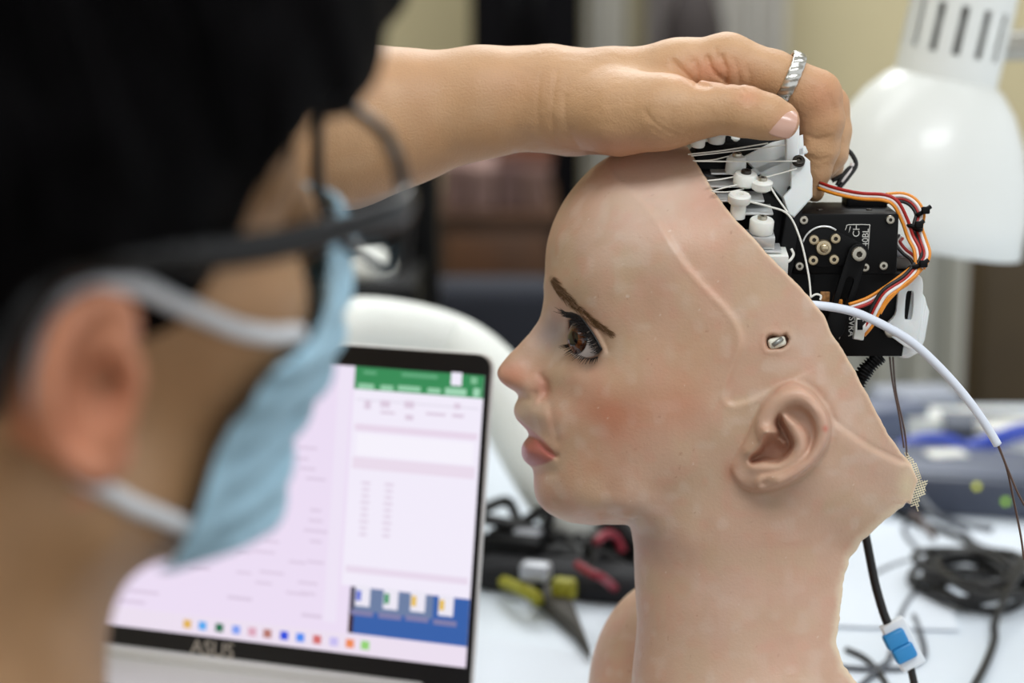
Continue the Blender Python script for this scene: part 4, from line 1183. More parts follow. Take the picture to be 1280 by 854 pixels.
for (x, y, d, r) in ((895, 178, 0.962, 10), (872, 183, 0.955, 8), (918, 180, 0.972, 10), (945, 184, 0.975, 9)):
    knob(x, y, d, [(r, 0), (r + 1, 2), (r + 1, 10), (r - 2, 13), (0, 13)], 13, 4.5, meS=SCK)
# -- aluminium sheet brackets
def slab(px_, py_, d, w_, h_, t, name='aluminium_bracket', m=M_alu, tilt=0.0, lean=0.43):
    ct, st = math.cos(tilt), math.sin(tilt)
    ax = c2w(np.array([ct, st, 0])) - CAM; up = c2w(np.array([-st * 0.9, 0.9 * ct, lean])) - CAM; up /= np.linalg.norm(up)
    nz = np.cross(ax, up)
    return obj(name, box(wp(px_, py_, d), ax, up, nz, w_, h_, t, 0.0003), m, robot, sharp=40)
slab(925, 246, 0.953, 0.022, 0.0012, 0.012)
slab(940, 262, 0.951, 0.019, 0.0012, 0.012)
slab(950, 299, 0.946, 0.013, 0.0062, 0.010)
slab(964, 310, 0.947, 0.009, 0.0010, 0.010)
slab(900, 228, 0.958, 0.018, 0.0010, 0.012)
slab(968, 329, 0.949, 0.0115, 0.012, 0.012, 'white_block', M_nyl)
slab(908, 212, 0.966, 0.016, 0.0010, 0.012)
# -- control strings
def string(L, d0, d1, r=0.00036, n=6, name='control_string', m=M_str):
    P = crom(L, n); D = np.linspace(d0, d1, len(P))
    return obj(name, tube(np.array([wp(p[0], p[1], q) for p, q in zip(P, D)]), r, 6), m, robot)
string([(860, 193), (905, 188), (960, 179)], 0.950, 0.955)
string([(864, 195), (910, 190), (985, 181)], 0.948, 0.955, 0.0003)
string([(868, 201.5), (930, 202), (996, 201.5)], 0.947, 0.947)
string([(866, 201), (890, 200), (912, 195)], 0.950, 0.955, 0.0003)
string([(884, 226), (902, 224), (918, 221)], 0.945, 0.950)
string([(890, 239), (912, 233), (930, 230)], 0.944, 0.948)
string([(956, 222), (975, 217), (996, 211)], 0.946, 0.947)
string([(892, 240), (910, 240), (930, 236)], 0.943, 0.948, 0.0003)
string([(918, 256), (935, 252), (950, 250)], 0.944, 0.950, 0.0003)
string([(936, 252), (960, 258), (985, 268), (1000, 298), (1010, 340), (1013, 366), (1013, 372)], 0.944, 0.938, 0.0005)
string([(962, 232), (972, 248), (985, 266)], 0.945, 0.943, 0.0005)
string([(1013, 372), (1020, 368), (1026, 370), (1025, 375)], 0.938, 0.938, 0.0005)
string([(989, 311), (992, 318), (988, 325), (983, 328)], 0.946, 0.945, 0.0007)
# -- wiring loom
def wires(L, cols, d0, d1, off, name='cable'):
    """flat ribbon: one wire object per colour, offset sideways in the picture plane and in depth"""
    P = crom(L, 6); T = np.gradient(P, axis=0); T /= np.linalg.norm(T, axis=1)[:, None]; Nn = np.stack([-T[:, 1], T[:, 0]], 1)
    D = np.linspace(d0, d1, len(P)) if np.isscalar(d0) else np.interp(np.linspace(0, 1, len(P)), np.linspace(0, 1, len(d0)), d0)
    for i, c in enumerate(cols):
        o = (i - (len(cols) - 1) / 2) * off
        Q = np.array([wp(p[0] + n[0] * o, p[1] + n[1] * o, q + 0.0005 * (i % 2)) for p, n, q in zip(P, Nn, D)])
        obj(name, tube(Q, 0.00082, 8), M_wire[c], robot)
wires([(1024, 232), (1045, 239), (1075, 245), (1105, 247), (1120, 255), (1131, 276), (1138, 296), (1146, 312), (1148, 330)], ['r', 'w', 'o'], (0.972, 0.962, 0.956, 0.952, 0.952, 0.955, 0.957, 0.955, 0.953), None, 3.6)
wires([(1024, 236), (1050, 242), (1085, 246), (1110, 249)], ['k'], 0.974, 0.958, 3.0)
wires([(1108, 248), (1128, 247), (1142, 254), (1150, 268), (1147, 284), (1152, 300), (1157, 318), (1150, 334)], ['k', 'r', 'w', 'o'], (0.968, 0.968, 0.966, 0.964, 0.962, 0.958, 0.954, 0.953), None, -3.4)
wires([(1126, 296), (1122, 303), (1130, 314), (1140, 322), (1146, 332)], ['r', 'w', 'k'], 0.966, 0.956, 3.0)
wires([(1148, 332), (1130, 346), (1108, 362), (1085, 376), (1062, 384)], ['o', 'w', 'r'], 0.951, 0.948, -3.6)
wires([(1148, 333), (1132, 350), (1108, 366), (1096, 384), (1086, 404), (1076, 416)], ['k', 'r', 'w', 'o'], (0.951, 0.948, 0.946, 0.947, 0.949, 0.950), None, -3.6)
wires([(1150, 334), (1145, 344), (1128, 358), (1110, 376), (1100, 392)], ['o'], (0.950, 0.948, 0.947, 0.947, 0.948), None, 3.6)
for (x, y, d, s, rx) in ((1147, 333, 0.952, 13, 0.2), (1141, 284, 0.958, 14, -0.3), (1152, 266, 0.964, 9, 0.5)):
    t = np.linspace(0, 2 * math.pi, 24, endpoint=False); c = cpt(x, y, d)
    ax = np.array([math.cos(rx), math.sin(rx), 0.0]); Q = np.array([c + ax * mm(s) * math.cos(k) * 0.75 + np.array([0, 0, 1.0]) * mm(s) * 0.55 * math.sin(k) for k in t])
    z_ = obj('zip_tie', tube(c2w(Q), 0.0012, 6, closed=True), M_blkp, robot)
    obj('tie_head', box(wp(x + s * 0.55, y - 3, d - 0.004), RGT, UPV, -FWD, 0.0038, 0.0034, 0.003, 0.0005), M_blkp, z_)
    obj('tie_tail', tube([wp(x + s * 0.5, y - 3, d - 0.004), wp(x + s * 0.5 + 7, y - 8, d - 0.004)], 0.0011, 5), M_blkp, z_)
cn = obj('plug', box(wp(1074.5, 411, 0.951), c2w(np.array([0.97, -0.16, 0])) - CAM, c2w(np.array([0.16, 0.97, 0])) - CAM, -FWD, 0.0050, 0.0108, 0.0045, 0.0006), M_nyl, robot, label='white cable plug')
obj('plug_window', box(wp(1075, 406, 0.9486), RGT, UPV, -FWD, 0.0026, 0.0050, 0.0006, 0.0001), M_blkp, cn)
# black wires behind the fingers
for (L, c) in (([(1048, 236), (1060, 222), (1070, 206), (1064, 192), (1056, 186)], 'k'), ([(1046, 232), (1058, 214), (1066, 208), (1055, 218), (1040, 226)], 'k'), ([(1052, 228), (1062, 214), (1066, 204)], 'w')):
    P = crom(L, 6); obj('cable', tube(np.array([wp(p[0], p[1], 1.0) for p in P]), 0.0012, 8), M_wire[c], robot)
# ribbed conduit below the servos
P = crom([(1100, 444), (1090, 454), (1080, 466), (1072, 482), (1068, 500)], 12); P = np.array([wp(p[0], p[1], 0.975) for p in P]); rr = 0.0035 + 0.0007 * np.sign(np.sin(np.arange(len(P)) * 2.2))
obj('ribbed_conduit', tube(P, rr, 14), M_blkp, robot)
obj('nape_wire', tube(crom([wp(1112, 446, 0.985), wp(1116, 480, 0.985), wp(1124, 520, 0.985), wp(1130, 560, 0.985)], 5), 0.0005, 5), M_wire['b'], robot)
obj('nape_wire', tube(crom([wp(1116, 446, 0.99), wp(1120, 490, 0.99), wp(1131, 540, 0.99), wp(1134, 580, 0.99)], 5), 0.0005, 5), M_wire['b'], robot)
# -- white guide tube with two bare wires
M_ptfe = mat('guide_tube', (222, 228, 240), rough=0.35)
P = crom([(1012, 381), (1040, 384), (1070, 391), (1105, 407), (1140, 428), (1172, 457), (1202, 490), (1228, 525), (1247, 556)], 8)
D = np.linspace(0.936, 0.952, len(P)); tubeP = np.array([wp(p[0], p[1], q) for p, q in zip(P, D)])
gt = obj('guide_tube', tube(tubeP, 0.0021, 16), M_ptfe, robot, label='curved white guide tube')
obj('bare_wire', tube(crom([wp(1246, 554, 0.952), wp(1258, 584, 0.953), wp(1267, 625, 0.954), wp(1276, 670, 0.955), wp(1280, 700, 0.955)], 6), 0.00055, 6), M_wire['b'], gt)
obj('bare_wire', tube(crom([wp(1247, 554, 0.952), wp(1261, 590, 0.951), wp(1275, 622, 0.950), wp(1292, 650, 0.949)], 6), 0.00055, 6), M_wire['b'], gt)
# black power lead from the nape with a blue connector
P = crom([(1078, 650), (1086, 690), (1094, 730), (1104, 765), (1112, 785)], 8); obj('power_lead', tube(np.array([wp(p[0], p[1], 1.02) for p in P]), 0.0023, 10), M_wire['k'], robot)
ca = c2w(np.array([0.45, -0.89, 0])) - CAM; cb = c2w(np.array([0.89, 0.45, 0])) - CAM
conn = obj('lead_connector', box(wp(1128, 805, 1.02), ca, cb, -FWD, 0.026, 0.013, 0.008, 0.001), mat('clear_white', (226, 232, 238), rough=0.3), robot, label='blue and white lead connector')
for (x, y) in ((1119, 799), (1130, 816)):
    obj('connector_shell', box(wp(x, y, 1.016), ca, cb, -FWD, 0.0085, 0.0115, 0.007, 0.0015), mat('connector_blue', (42, 136, 200), rough=0.4), conn)
P = crom([(1136, 822), (1140, 842), (1146, 870), (1152, 900)], 6); obj('power_lead', tube(np.array([wp(p[0], p[1], 1.02) for p in P]), 0.0020, 8), M_wire['k'], robot)
# ------------------------------------------------------------------ table and laptop
TZ = 0.74
M_lam = mat('white_laminate', (218, 227, 237), rough=0.4, noise=0.015, nscale=10)
M_leg = mat('grey_steel', (120, 122, 126), rough=0.4, metal=0.6)
tb = root('table', 'white laminate work table under the laptop and the robot head', 'table', (0.35, 1.3, 0.0))
obj('tabletop', abox(-0.46, 1.25, 0.83, 1.83, TZ - 0.028, TZ, 0.003), M_lam, tb, sharp=40)
for (x, y) in ((-0.41, 0.88), (1.20, 0.88), (-0.41, 1.78), (1.20, 1.78)):
    obj('leg', abox(x - 0.022, x + 0.022, y - 0.022, y + 0.022, 0.0, TZ - 0.028, 0.003), M_leg, tb, sharp=40)
obj('apron', abox(-0.38, 1.17, 0.87, 0.89, TZ - 0.09, TZ - 0.028), M_leg, tb, False)
obj('apron', abox(-0.38, 1.17, 1.77, 1.79, TZ - 0.09, TZ - 0.028), M_leg, tb, False)

LB = on_plane(588, 874, 0.755); L1 = on_plane(100, 812, 0.755)
lx_ = (LB - L1) / np.linalg.norm(LB - L1)                       # to the laptop's right
ln_ = np.cross(EZ, lx_); ln_ = ln_ if ln_[1] > 0 else -ln_      # away from the user
TL = math.radians(12)
lu_ = math.cos(TL) * EZ + math.sin(TL) * ln_; lnr = np.cross(lx_, lu_)      # lid up, lid normal towards the user
LW, LH = 0.318, 0.197
LO = LB - lx_ * LW                                              # bottom left corner of the lid
def lid_xy(px_, py_):
    r = cpt(px_, py_, 1.0); dw = r[0] * RGT + r[1] * UPV - r[2] * FWD
    t = ((LO - CAM) @ lnr) / (dw @ lnr); q = CAM + dw * t - LO
    return np.array([q @ lx_, q @ lu_])
M_bez = mat('bezel_black', (17, 15, 20), rough=0.35)
M_lsil = mat('laptop_silver', (216, 214, 212), rough=0.38, metal=0.3)
lap = root('laptop', 'open silver laptop with black bezel showing a green-topped spreadsheet', 'laptop', LO * np.array([1, 1, 0]) + np.array([0, 0, TZ]))
lid = obj('lid', prism(rrect(LW, LH, 0.009, 5, LW / 2, LH / 2), LO - lnr * 0.0012, lx_, lu_, lnr, 0.005, 0.0012), M_lsil, lap, sharp=40)
obj('bezel', prism(rrect(LW - 0.002, LH - 0.002, 0.008, 5, LW / 2, LH / 2), LO, lx_, lu_, lnr, 0.0014), M_bez, lid, sharp=40)
dc = (LO + lx_ * LW / 2 - ln_ * 0.105); dc[2] = TZ + 0.0085
deck = obj('keyboard_deck', box(dc, lx_, ln_, EZ, LW, 0.21, 0.013, 0.003), M_lsil, lap, sharp=40)
obj('hinge', box(LO + lx_ * LW / 2 + np.array([0, 0, 0.001]), lx_, ln_, EZ, LW * 0.82, 0.010, 0.010, 0.002), M_lsil, lap, sharp=40)
kb_ = mat('key_black', (40, 40, 44), rough=0.6)
for r in range(5):
    for c in range(14):
        pc = dc + lx_ * ((c - 6.5) * 0.0195) + ln_ * (0.048 - r * 0.0185); pc[2] = TZ + 0.0158
        obj('key', box(pc, lx_, ln_, EZ, 0.0165, 0.0165, 0.002), kb_, deck, False)
obj('touchpad', box(np.array([*(dc - ln_ * 0.073)[:2], TZ + 0.0152]), lx_, ln_, EZ, 0.10, 0.062, 0.0012), mat('touchpad_grey', (190, 190, 190), rough=0.4), deck, False)
for (sx, sy) in ((-1, -1), (1, -1), (-1, 1), (1, 1)):
    pf = dc + lx_ * sx * 0.14 + ln_ * sy * 0.09; pf[2] = TZ + 0.001
    obj('rubber_foot', box(pf, lx_, ln_, EZ, 0.02, 0.008, 0.002), M_bez, deck, False)
SCRN = {}
def scr_mat(rgb, e=1.0):
    k = (rgb, e)
    if k not in SCRN:
        SCRN[k] = mat('screen_%d_%d_%d_%d' % (*rgb, int(e * 100)), (5, 5, 5), rough=0.3, emit=rgb, estr=e, spec=0.2)
    return SCRN[k]
ES = 0.92
a = lid_xy(607, 470); b = lid_xy(581, 838); c = lid_xy(125, 776)
DX1 = (a[0] + b[0]) / 2; DX0 = LW - DX1; DY1 = a[1]; DY0 = (b[1] + c[1]) / 2
def panel(name, x0, x1, y0, y1, rgb, lv=1, par=None, e=ES):
    z = 0.0001 * lv
    pts = [LO + lx_ * x + lu_ * y + lnr * z for (x, y) in ((x0, y0), (x1, y0), (x1, y1), (x0, y1))]
    pts += [p - lnr * 0.00006 for p in pts]
    return obj(name, (pts, [[0, 1, 2, 3], [7, 6, 5, 4], [0, 4, 5, 1], [1, 5, 6, 2], [2, 6, 7, 3], [3, 7, 4, 0]]), scr_mat(rgb, e), par, False)
disp = panel('display', DX0, DX1, DY0, DY1, (236, 222, 244), 3, lap)
def X_(px_, py_): return lid_xy(px_, py_)[0]
def Y_(px_, py_): return lid_xy(px_, py_)[1]
exl = (X_(444, 455) + X_(428, 730)) / 2; yg = Y_(520, 492); ytop = DY1
panel('spreadsheet_window', exl, DX1, Y_(510, 740), yg, (242, 236, 250), 4, disp)
panel('green_title_bar', exl, DX1, yg, ytop, (58, 140, 88), 5, disp)
for (x, y, w_, h_, col) in ((571, 474, 0.0065, 0.0075, (240, 235, 250)), (593, 476, 0.004, 0.004, (130, 190, 150)), (463, 466, 0.008, 0.002, (100, 170, 126)), (525, 470, 0.022, 0.0022, (100, 170, 126)), (458, 483, 0.010, 0.003, (150, 205, 170)), (484, 485, 0.008, 0.003, (150, 205, 170)), (512, 486, 0.014, 0.003, (150, 205, 170)), (543, 488.5, 0.008, 0.003, (150, 205, 170)), (570, 490, 0.013, 0.004, (160, 212, 180)), (596, 491, 0.004, 0.005, (160, 212, 180))):
    q = lid_xy(x, y); panel('title_glyph', q[0] - w_ / 2, q[0] + w_ / 2, q[1] - h_ / 2, q[1] + h_ / 2, col, 6, disp)
for (y, hgt, col) in ((540, 0.004, (232, 216, 234)), (585, 0.007, (234, 220, 236)), (505, 0.001, (228, 222, 236)), (720, 0.004, (232, 218, 236))):
    q = Y_(520, y); panel('ruled_band', exl + 0.002, DX1 - 0.002, q - hgt / 2, q + hgt / 2, col, 5, disp)
panel('formula_field', exl + 0.004, DX1 - 0.004, Y_(520, 575), Y_(520, 548), (246, 242, 252), 6, disp)
for (x, y, w_, h_) in ((482, 505, 0.006, 0.004), (512, 506, 0.006, 0.004), (460, 506, 0.004, 0.005), (572, 508, 0.004, 0.003), (545, 518, 0.012, 0.0016), (512, 522, 0.005, 0.003), (485, 516, 0.009, 0.0016), (573, 520, 0.007, 0.002)):
    q = lid_xy(x, y); panel('ribbon_glyph', q[0] - w_ / 2, q[0] + w_ / 2, q[1] - h_ / 2, q[1] + h_ / 2, (220, 204, 222), 6, disp)
for col_, xx in ((0, 458), (1, 487)):
    for i in range(9):
        q = lid_xy(xx - i * 0.5, 604 + i * 8 + col_ * 2); w_ = 0.0045 + 0.001 * (i % 3 == 0)
        panel('cell_text', q[0] - w_ / 2, q[0] + w_ / 2, q[1] - 0.0008, q[1] + 0.0008, (224, 210, 228), 6, disp)
# left window text
panel('dialog_edge', exl - 0.010, exl - 0.002, Y_(430, 780), ytop, (238, 228, 246), 4, disp)
for i in range(30):
    x = random.choice([305, 330, 372, 395, 340, 385]); y = 560 + (i % 15) * 13
    q = lid_xy(x, y); w_ = random.uniform(0.007, 0.017); panel('dialog_text', q[0] - w_ / 2, q[0] + w_ / 2, q[1] - 0.0008, q[1] + 0.0008, (220, 204, 226), 5, disp)
for (x, y, w_) in ((180, 740, 0.02), (165, 752, 0.018), (250, 710, 0.014), (300, 748, 0.016), (390, 770, 0.013)):
    q = lid_xy(x, y); panel('dialog_text', q[0] - w_ / 2, q[0] + w_ / 2, q[1] - 0.001, q[1] + 0.001, (218, 202, 224), 5, disp)
# desktop with icons
y1_, y0_ = Y_(512, 741), Y_(510, 800)
panel('desktop_picture', X_(437, 760), DX1, y0_, y1_, (58, 98, 170), 5, disp)
panel('desktop_sky', X_(437, 760), DX1 - 0.022, (y0_ + y1_) / 2, y1_, (110, 128, 164), 6, disp)
panel('desktop_rock', X_(437, 760), X_(443, 760), y0_, y1_, (64, 40, 40), 6, disp)
for (x, y, g) in ((454, 745, (90, 110, 210)), (489, 749, (60, 150, 100)), (523, 752, (230, 190, 80)), (558, 757, (230, 190, 80))):
    q = lid_xy(x, y); ic = panel('desktop_icon', q[0] - 0.0045, q[0] + 0.0045, q[1] - 0.006, q[1] + 0.006, (236, 232, 244), 7, disp)
    panel('icon_mark', q[0] - 0.004, q[0] - 0.001, q[1] - 0.003, q[1] + 0.003, g, 8, disp)
    panel('icon_caption', q[0] - 0.007, q[0] + 0.007, q[1] - 0.0115, q[1] - 0.0085, (130, 128, 170), 7, disp)
yt = Y_(350, 812) ; tb0 = DY0; tb1 = DY0 + 0.0115
panel('taskbar', DX0, DX1, tb0, tb1, (236, 224, 240), 9, disp)
for i, (x, g) in enumerate(((235, (226, 180, 90)), (254, (90, 170, 240)), (275, (40, 110, 80)), (296, (130, 160, 240)), (316, (220, 170, 190)), (335, (180, 120, 110)), (356, (50, 80, 220)), (376, (80, 140, 240)), (397, (210, 110, 110)), (418, (200, 190, 240)), (438, (238, 140, 90)), (457, (150, 210, 120)))):
    xx = X_(x, 780 + (x - 235) * 0.13)
    panel('taskbar_icon', xx - 0.0026, xx + 0.0026, tb0 + 0.0035, tb0 + 0.0085, g, 10, disp)
q = lid_xy(252, 830)
lettering('ASUS', 0.0125, mat('logo_grey', (190, 180, 170), rough=0.4, metal=0.3), lid, LO + lx_ * (LW / 2 - 0.0185) + lu_ * 0.0062 + lnr * 0.0003, lx_, lu_)
# ------------------------------------------------------------------ desk lamp
M_lamp = mat('lamp_white', (232, 234, 230), rough=0.35, coat=0.2)
DL = 1.42
ax = c2w(np.array([0.19, 0.96, 0.20])) - CAM; ax /= np.linalg.norm(ax)
nk = wp(1182, 98, DL)
lamp = root('desk_lamp', 'white metal desk lamp with a bell shade behind the servos', 'lamp', (0.62, 1.52, TZ))
prof = [(0.0355, 0.0), (0.040, -0.003), (0.052, -0.018), (0.063, -0.040), (0.0715, -0.066), (0.0765, -0.094), (0.0785, -0.121), (0.0775, -0.1215), (0.0752, -0.094), (0.0700, -0.066), (0.0615, -0.041), (0.050, -0.020), (0.034, -0.006)]
obj('shade', lathe([(r * 1.04, h * 0.95) for (r, h) in prof], nk, ax, 64), M_lamp, lamp, label='bell-shaped white lamp shade')
# vented neck: a tube with real slots
def vented(r, h0, h1, s0, s1, n=14, frac=0.24, seg=6):
    x, y, a_ = frame(ax); V, F = [], []
    N = n * seg
    hs = [h0, s0, s1, h1]; t = 0.0016
    def vid(ring, k, inn): return (ring * N + (k % N)) * 2 + inn
    for h in hs:
        for k in range(N):
            th = 2 * math.pi * k / N
            for inn in (0, 1):
                rr = (r - t * inn) * (1.0 if h < h1 else 0.97); V.append(nk + a_ * h + rr * (math.cos(th) * x + math.sin(th) * y))
    for i in range(3):
        for k in range(N):
            isslot = i == 1 and (k % seg) < 2
            if isslot: continue
            F.append([vid(i, k, 0), vid(i, k + 1, 0), vid(i + 1, k + 1, 0), vid(i + 1, k, 0)])
            F.append([vid(i, k, 1), vid(i + 1, k, 1), vid(i + 1, k + 1, 1), vid(i, k + 1, 1)])
            if i == 1 and (k % seg) == 2: F.append([vid(1, k, 0), vid(2, k, 0), vid(2, k, 1), vid(1, k, 1)])
            if i == 1 and (k % seg) == seg - 1: F.append([vid(1, k + 1, 0), vid(1, k + 1, 1), vid(2, k + 1, 1), vid(2, k + 1, 0)])
    for k in range(N):
        if (k % seg) < 2:
            F.append([vid(1, k, 0), vid(1, k + 1, 0), vid(1, k + 1, 1), vid(1, k, 1)]); F.append([vid(2, k, 0), vid(2, k, 1), vid(2, k + 1, 1), vid(2, k + 1, 0)])
    F.append([vid(3, k, 0) for k in range(N)])
    return np.array(V), F
neck_ = obj('vented_neck', vented(0.0368, -0.004, 0.085, 0.018, 0.052), M_lamp, lamp, sharp=40)
obj('neck_liner', lathe([(0.026, 0.0), (0.026, 0.08)], nk, ax, 32), mat('liner_grey', (150, 150, 146), rough=0.6), neck_)
sw = nk + ax * 0.02; rgt = c2w(np.array([1.0, 0.05, -0.05])) - CAM
obj('shade_joint', lathe([(0.011, 0.0), (0.011, 0.022), (0.008, 0.026), (0, 0.026)], nk + ax * 0.022 + rgt * 0.034, rgt, 20), mat('joint_grey', (170, 166, 156), rough=0.35, metal=0.5), lamp, sharp=40)
e0 = nk + ax * 0.022 + rgt * 0.055; e1 = np.array([0.80, 1.54, 1.30]); e2 = np.array([0.62, 1.52, TZ + 0.03])
obj('upper_arm', tube([e0, e1], 0.007, 12), M_lamp, lamp); obj('lower_arm', tube([e1, e2], 0.008, 12), M_lamp, lamp)
obj('elbow_knob', lathe([(0.013, -0.012), (0.014, 0.0), (0.013, 0.012)], e1, EY, 20), M_leg, lamp, sharp=40)
obj('base', lathe([(0.085, 0.0), (0.087, 0.004), (0.084, 0.018), (0.03, 0.026), (0.012, 0.034), (0, 0.034)], (0.62, 1.52, TZ), EZ, 40), M_lamp, lamp, sharp=40)

# ------------------------------------------------------------------ white arch behind the laptop
CB = [(300, 690, 30), (300, 600, 36), (330, 490, 40), (385, 428, 43), (450, 412, 41), (530, 420, 38), (588, 447, 40), (634, 500, 43), (668, 566, 43), (700, 626, 38), (724, 658, 30), (738, 676, 17)]
P = crom([(a, b, c) for (a, b, c) in CB], 8)
dz = np.interp(np.linspace(0, 1, len(P)), [0, 0.5, 1], [1.40, 1.47, 1.425])
pts = np.array([wp(p[0], p[1], d) for p, d in zip(P, dz)]); rad = np.array([R_(p[2], d) for p, d in zip(P, dz)])
obj('padded_arch', tube(pts, rad, 24, flat=1.25, up=FWD), mat('arch_white', (226, 228, 222), rough=0.6, noise=0.03, nscale=25), None, True, 'thick white curved arch-shaped pad standing behind the laptop', 'neck pad')

# ------------------------------------------------------------------ things on the table, left of the bust
def ground(px_, py_, z=TZ): return on_plane(px_, py_, z)
def lay(L, r, sides=8, lift=None, n=6):
    """cable lying on the table through pixels (px, py[, height])"""
    Q = crom([np.append(ground(q[0], q[1], TZ + r + (q[2] if len(q) > 2 else 0.0)), 0)[:3] for q in L], n)
    return tube(Q, r, sides)
def tangle(cx, cy, rx, ry, n, seed, zmax):
    rnd = random.Random(seed); c = ground(cx, cy); out = []
    for i in range(n):
        a = rnd.uniform(0, 6.28); out.append(c + np.array([rx * math.cos(a) * rnd.uniform(0.3, 1), ry * math.sin(a) * rnd.uniform(0.3, 1), 0.004 + rnd.uniform(0, zmax)]))
    return crom(out, 7)
lbl = ['thick black cable knotted in the pile left of the bust', 'black cable looping over the top of the pile beside the bust', 'thin black lead trailing out of the cable pile below the chin', 'black cord lying at the back of the cable pile', 'dark lead curled at the left edge of the cable pile', 'black cable bunched under the chin', 'black lead against the front of the neck']
for i, (cx, cy, rx, ry, n, r) in enumerate(((700, 712, 0.055, 0.04, 13, 0.0048), (735, 712, 0.045, 0.04, 13, 0.0042), (765, 720, 0.03, 0.05, 11, 0.0034), (690, 704, 0.05, 0.035, 12, 0.0045), (650, 706, 0.035, 0.04, 12, 0.0042), (740, 704, 0.05, 0.035, 15, 0.0048), (772, 708, 0.03, 0.04, 13, 0.0042))):
    obj('cable', tube(np.maximum(tangle(cx, cy, rx, ry, n, 31 + i, (0.018, 0.016, 0.03, 0.012, 0.045, 0.016, 0.045)[i]), [-9, -9, TZ + r]), r, 8), M_wire['k'], None, True, lbl[i], 'cable', 'black cables piled left of the bust')
obj('cable_pouch', box(ground(702, 722, TZ + 0.010), lx_, ln_, EZ, 0.12, 0.04, 0.022, 0.010, 4), mat('pouch_black', (22, 22, 26), rough=0.85, noise=0.2), None, True, 'soft black pouch under the pile of black cables', 'pouch')
obj('power_adapter', box(ground(643, 694, TZ + 0.016), lx_, ln_, EZ, 0.045, 0.03, 0.032, 0.006), M_blkp, None, True, 'black power brick between the laptop lid and the cable pile', 'adapter', sharp=40)
obj('red_cable', lay([(722, 706, 0.03), (738, 716, 0.032), (752, 722, 0.03), (768, 735, 0.012)], 0.003), mat('red_pvc', (130, 18, 40), rough=0.5), None, True, 'short red cable bent across the black cables', 'cable')
obj('red_wire', lay([(745, 678, 0.034), (757, 668, 0.036), (770, 672, 0.03), (778, 690, 0.02)], 0.003), mat('red_pvc', (130, 18, 40)), None, True, 'red lead sticking up at the back of the cable pile', 'cable')
obj('yellow_cable', lay([(630, 728, 0.006), (650, 736, 0.012), (668, 745, 0.012), (672, 752, 0.004)], 0.0045), mat('dull_yellow', (150, 146, 30), rough=0.6), None, True, 'fat yellow cable end lying beside the laptop edge', 'cable')
obj('yellow_plug', box(ground(705, 736, TZ + 0.016), lx_, ln_, EZ, 0.016, 0.012, 0.014, 0.003), mat('dull_yellow', (150, 146, 30), rough=0.6), None, True, 'small yellow-green plug in front of the cable pile', 'plug', sharp=40)
for (x, y, t) in ((660, 672, 'grey metal connector at the back left of the cable pile'), (670, 714, 'shiny grey connector in front of the cable pile')):
    cn_ = root('metal_connector', t, 'connector', ground(x, y, TZ))
    g0 = ground(x, y, TZ + 0.028); obj('shell', box(g0, lx_, ln_, EZ, 0.020, 0.014, 0.012, 0.003), mat('connector_grey', (170, 172, 178), rough=0.4, metal=0.3), cn_, sharp=40)
    obj('stem', tube([g0, g0 + np.array([0.004, 0.02, -0.028])], 0.0035, 8), M_blkp, cn_)
st_ = [ground(640, 735), ground(690, 728), ground(712, 760), ground(738, 832), ground(716, 800), ground(672, 762)]
obj('strap', prism([(p[0], p[1]) for p in st_], (0, 0, TZ + 0.012), EX, EY, EZ, 0.011, 0.002), mat('strap_grey', (70, 66, 60), rough=0.8), None, True, 'dark grey tapered strap lying on the table by the bust', 'strap', sharp=40)
def sheet(px_, py_, w_, h_, a_, t, z=0.0):
    g0 = ground(px_, py_, TZ + 0.0006 + z); u = np.array([math.cos(a_), math.sin(a_), 0]); v = np.array([-math.sin(a_), math.cos(a_), 0])
    return obj('paper_sheet', box(g0, u, v, EZ, w_, h_, 0.0008), mat('white_paper', (222, 229, 238), rough=0.8), None, False, t, 'paper', 'paper sheets on the table')
sheet(665, 845, 0.13, 0.09, -0.5, 'white paper sheet between the laptop and the bust')
sheet(1180, 690, 0.21, 0.15, 0.25, 'white paper sheet under the coiled black cable')
sheet(1090, 740, 0.10, 0.14, -0.1, 'narrow white paper sheet just behind the neck of the bust', 0.0012)

# ------------------------------------------------------------------ things on the table, right of the bust
c = ground(1212, 742, TZ); L = []
rnd = random.Random(5)
for k in range(9 * 28):
    t = k / 28 * 2 * math.pi; i = k // 28
    L.append(c + np.array([(0.037 - 0.0045 * (i % 4) + 0.005 * math.sin(i * 2.1 + t)) * math.cos(t) + 0.004 * math.sin(i * 3.3), (0.046 - 0.006 * (i % 3) + 0.005 * math.cos(i * 1.7)) * math.sin(t) + 0.006 * math.cos(i * 2.3), 0.004 + 0.0020 * i + 0.003 * math.sin(t * 2 + i)]))
L = np.array(L); tail = crom([L[-1], ground(1246, 770, TZ + 0.012), ground(1243, 800, TZ + 0.004), ground(1232, 830, TZ + 0.004), ground(1215, 862, TZ + 0.004)], 6)
obj('coiled_cable', tube(np.concatenate([L, tail[1:]]), 0.0026, 8), M_wire['k'], None, True, 'coil of black cable lying on the white papers', 'cable')
rt = root('router', 'dark grey network box with two green lights on the right', 'router', ground(1215, 648, TZ))
RP = ground(1215, 650, TZ); RP[1] += 0.05
ra = np.array([0.97, -0.24, 0]); rb = np.array([0.24, 0.97, 0])
obj('case', box(RP + np.array([0.01, 0, 0.016]), ra, rb, EZ, 0.15, 0.10, 0.030, 0.004), mat('router_grey', (66, 72, 88), rough=0.5), rt, sharp=40)
obj('lid_panel', box(RP + np.array([0.01, 0, 0.0318]), ra, rb, EZ, 0.13, 0.08, 0.002, 0.0006), mat('router_top', (88, 96, 116), rough=0.45), rt, sharp=40)
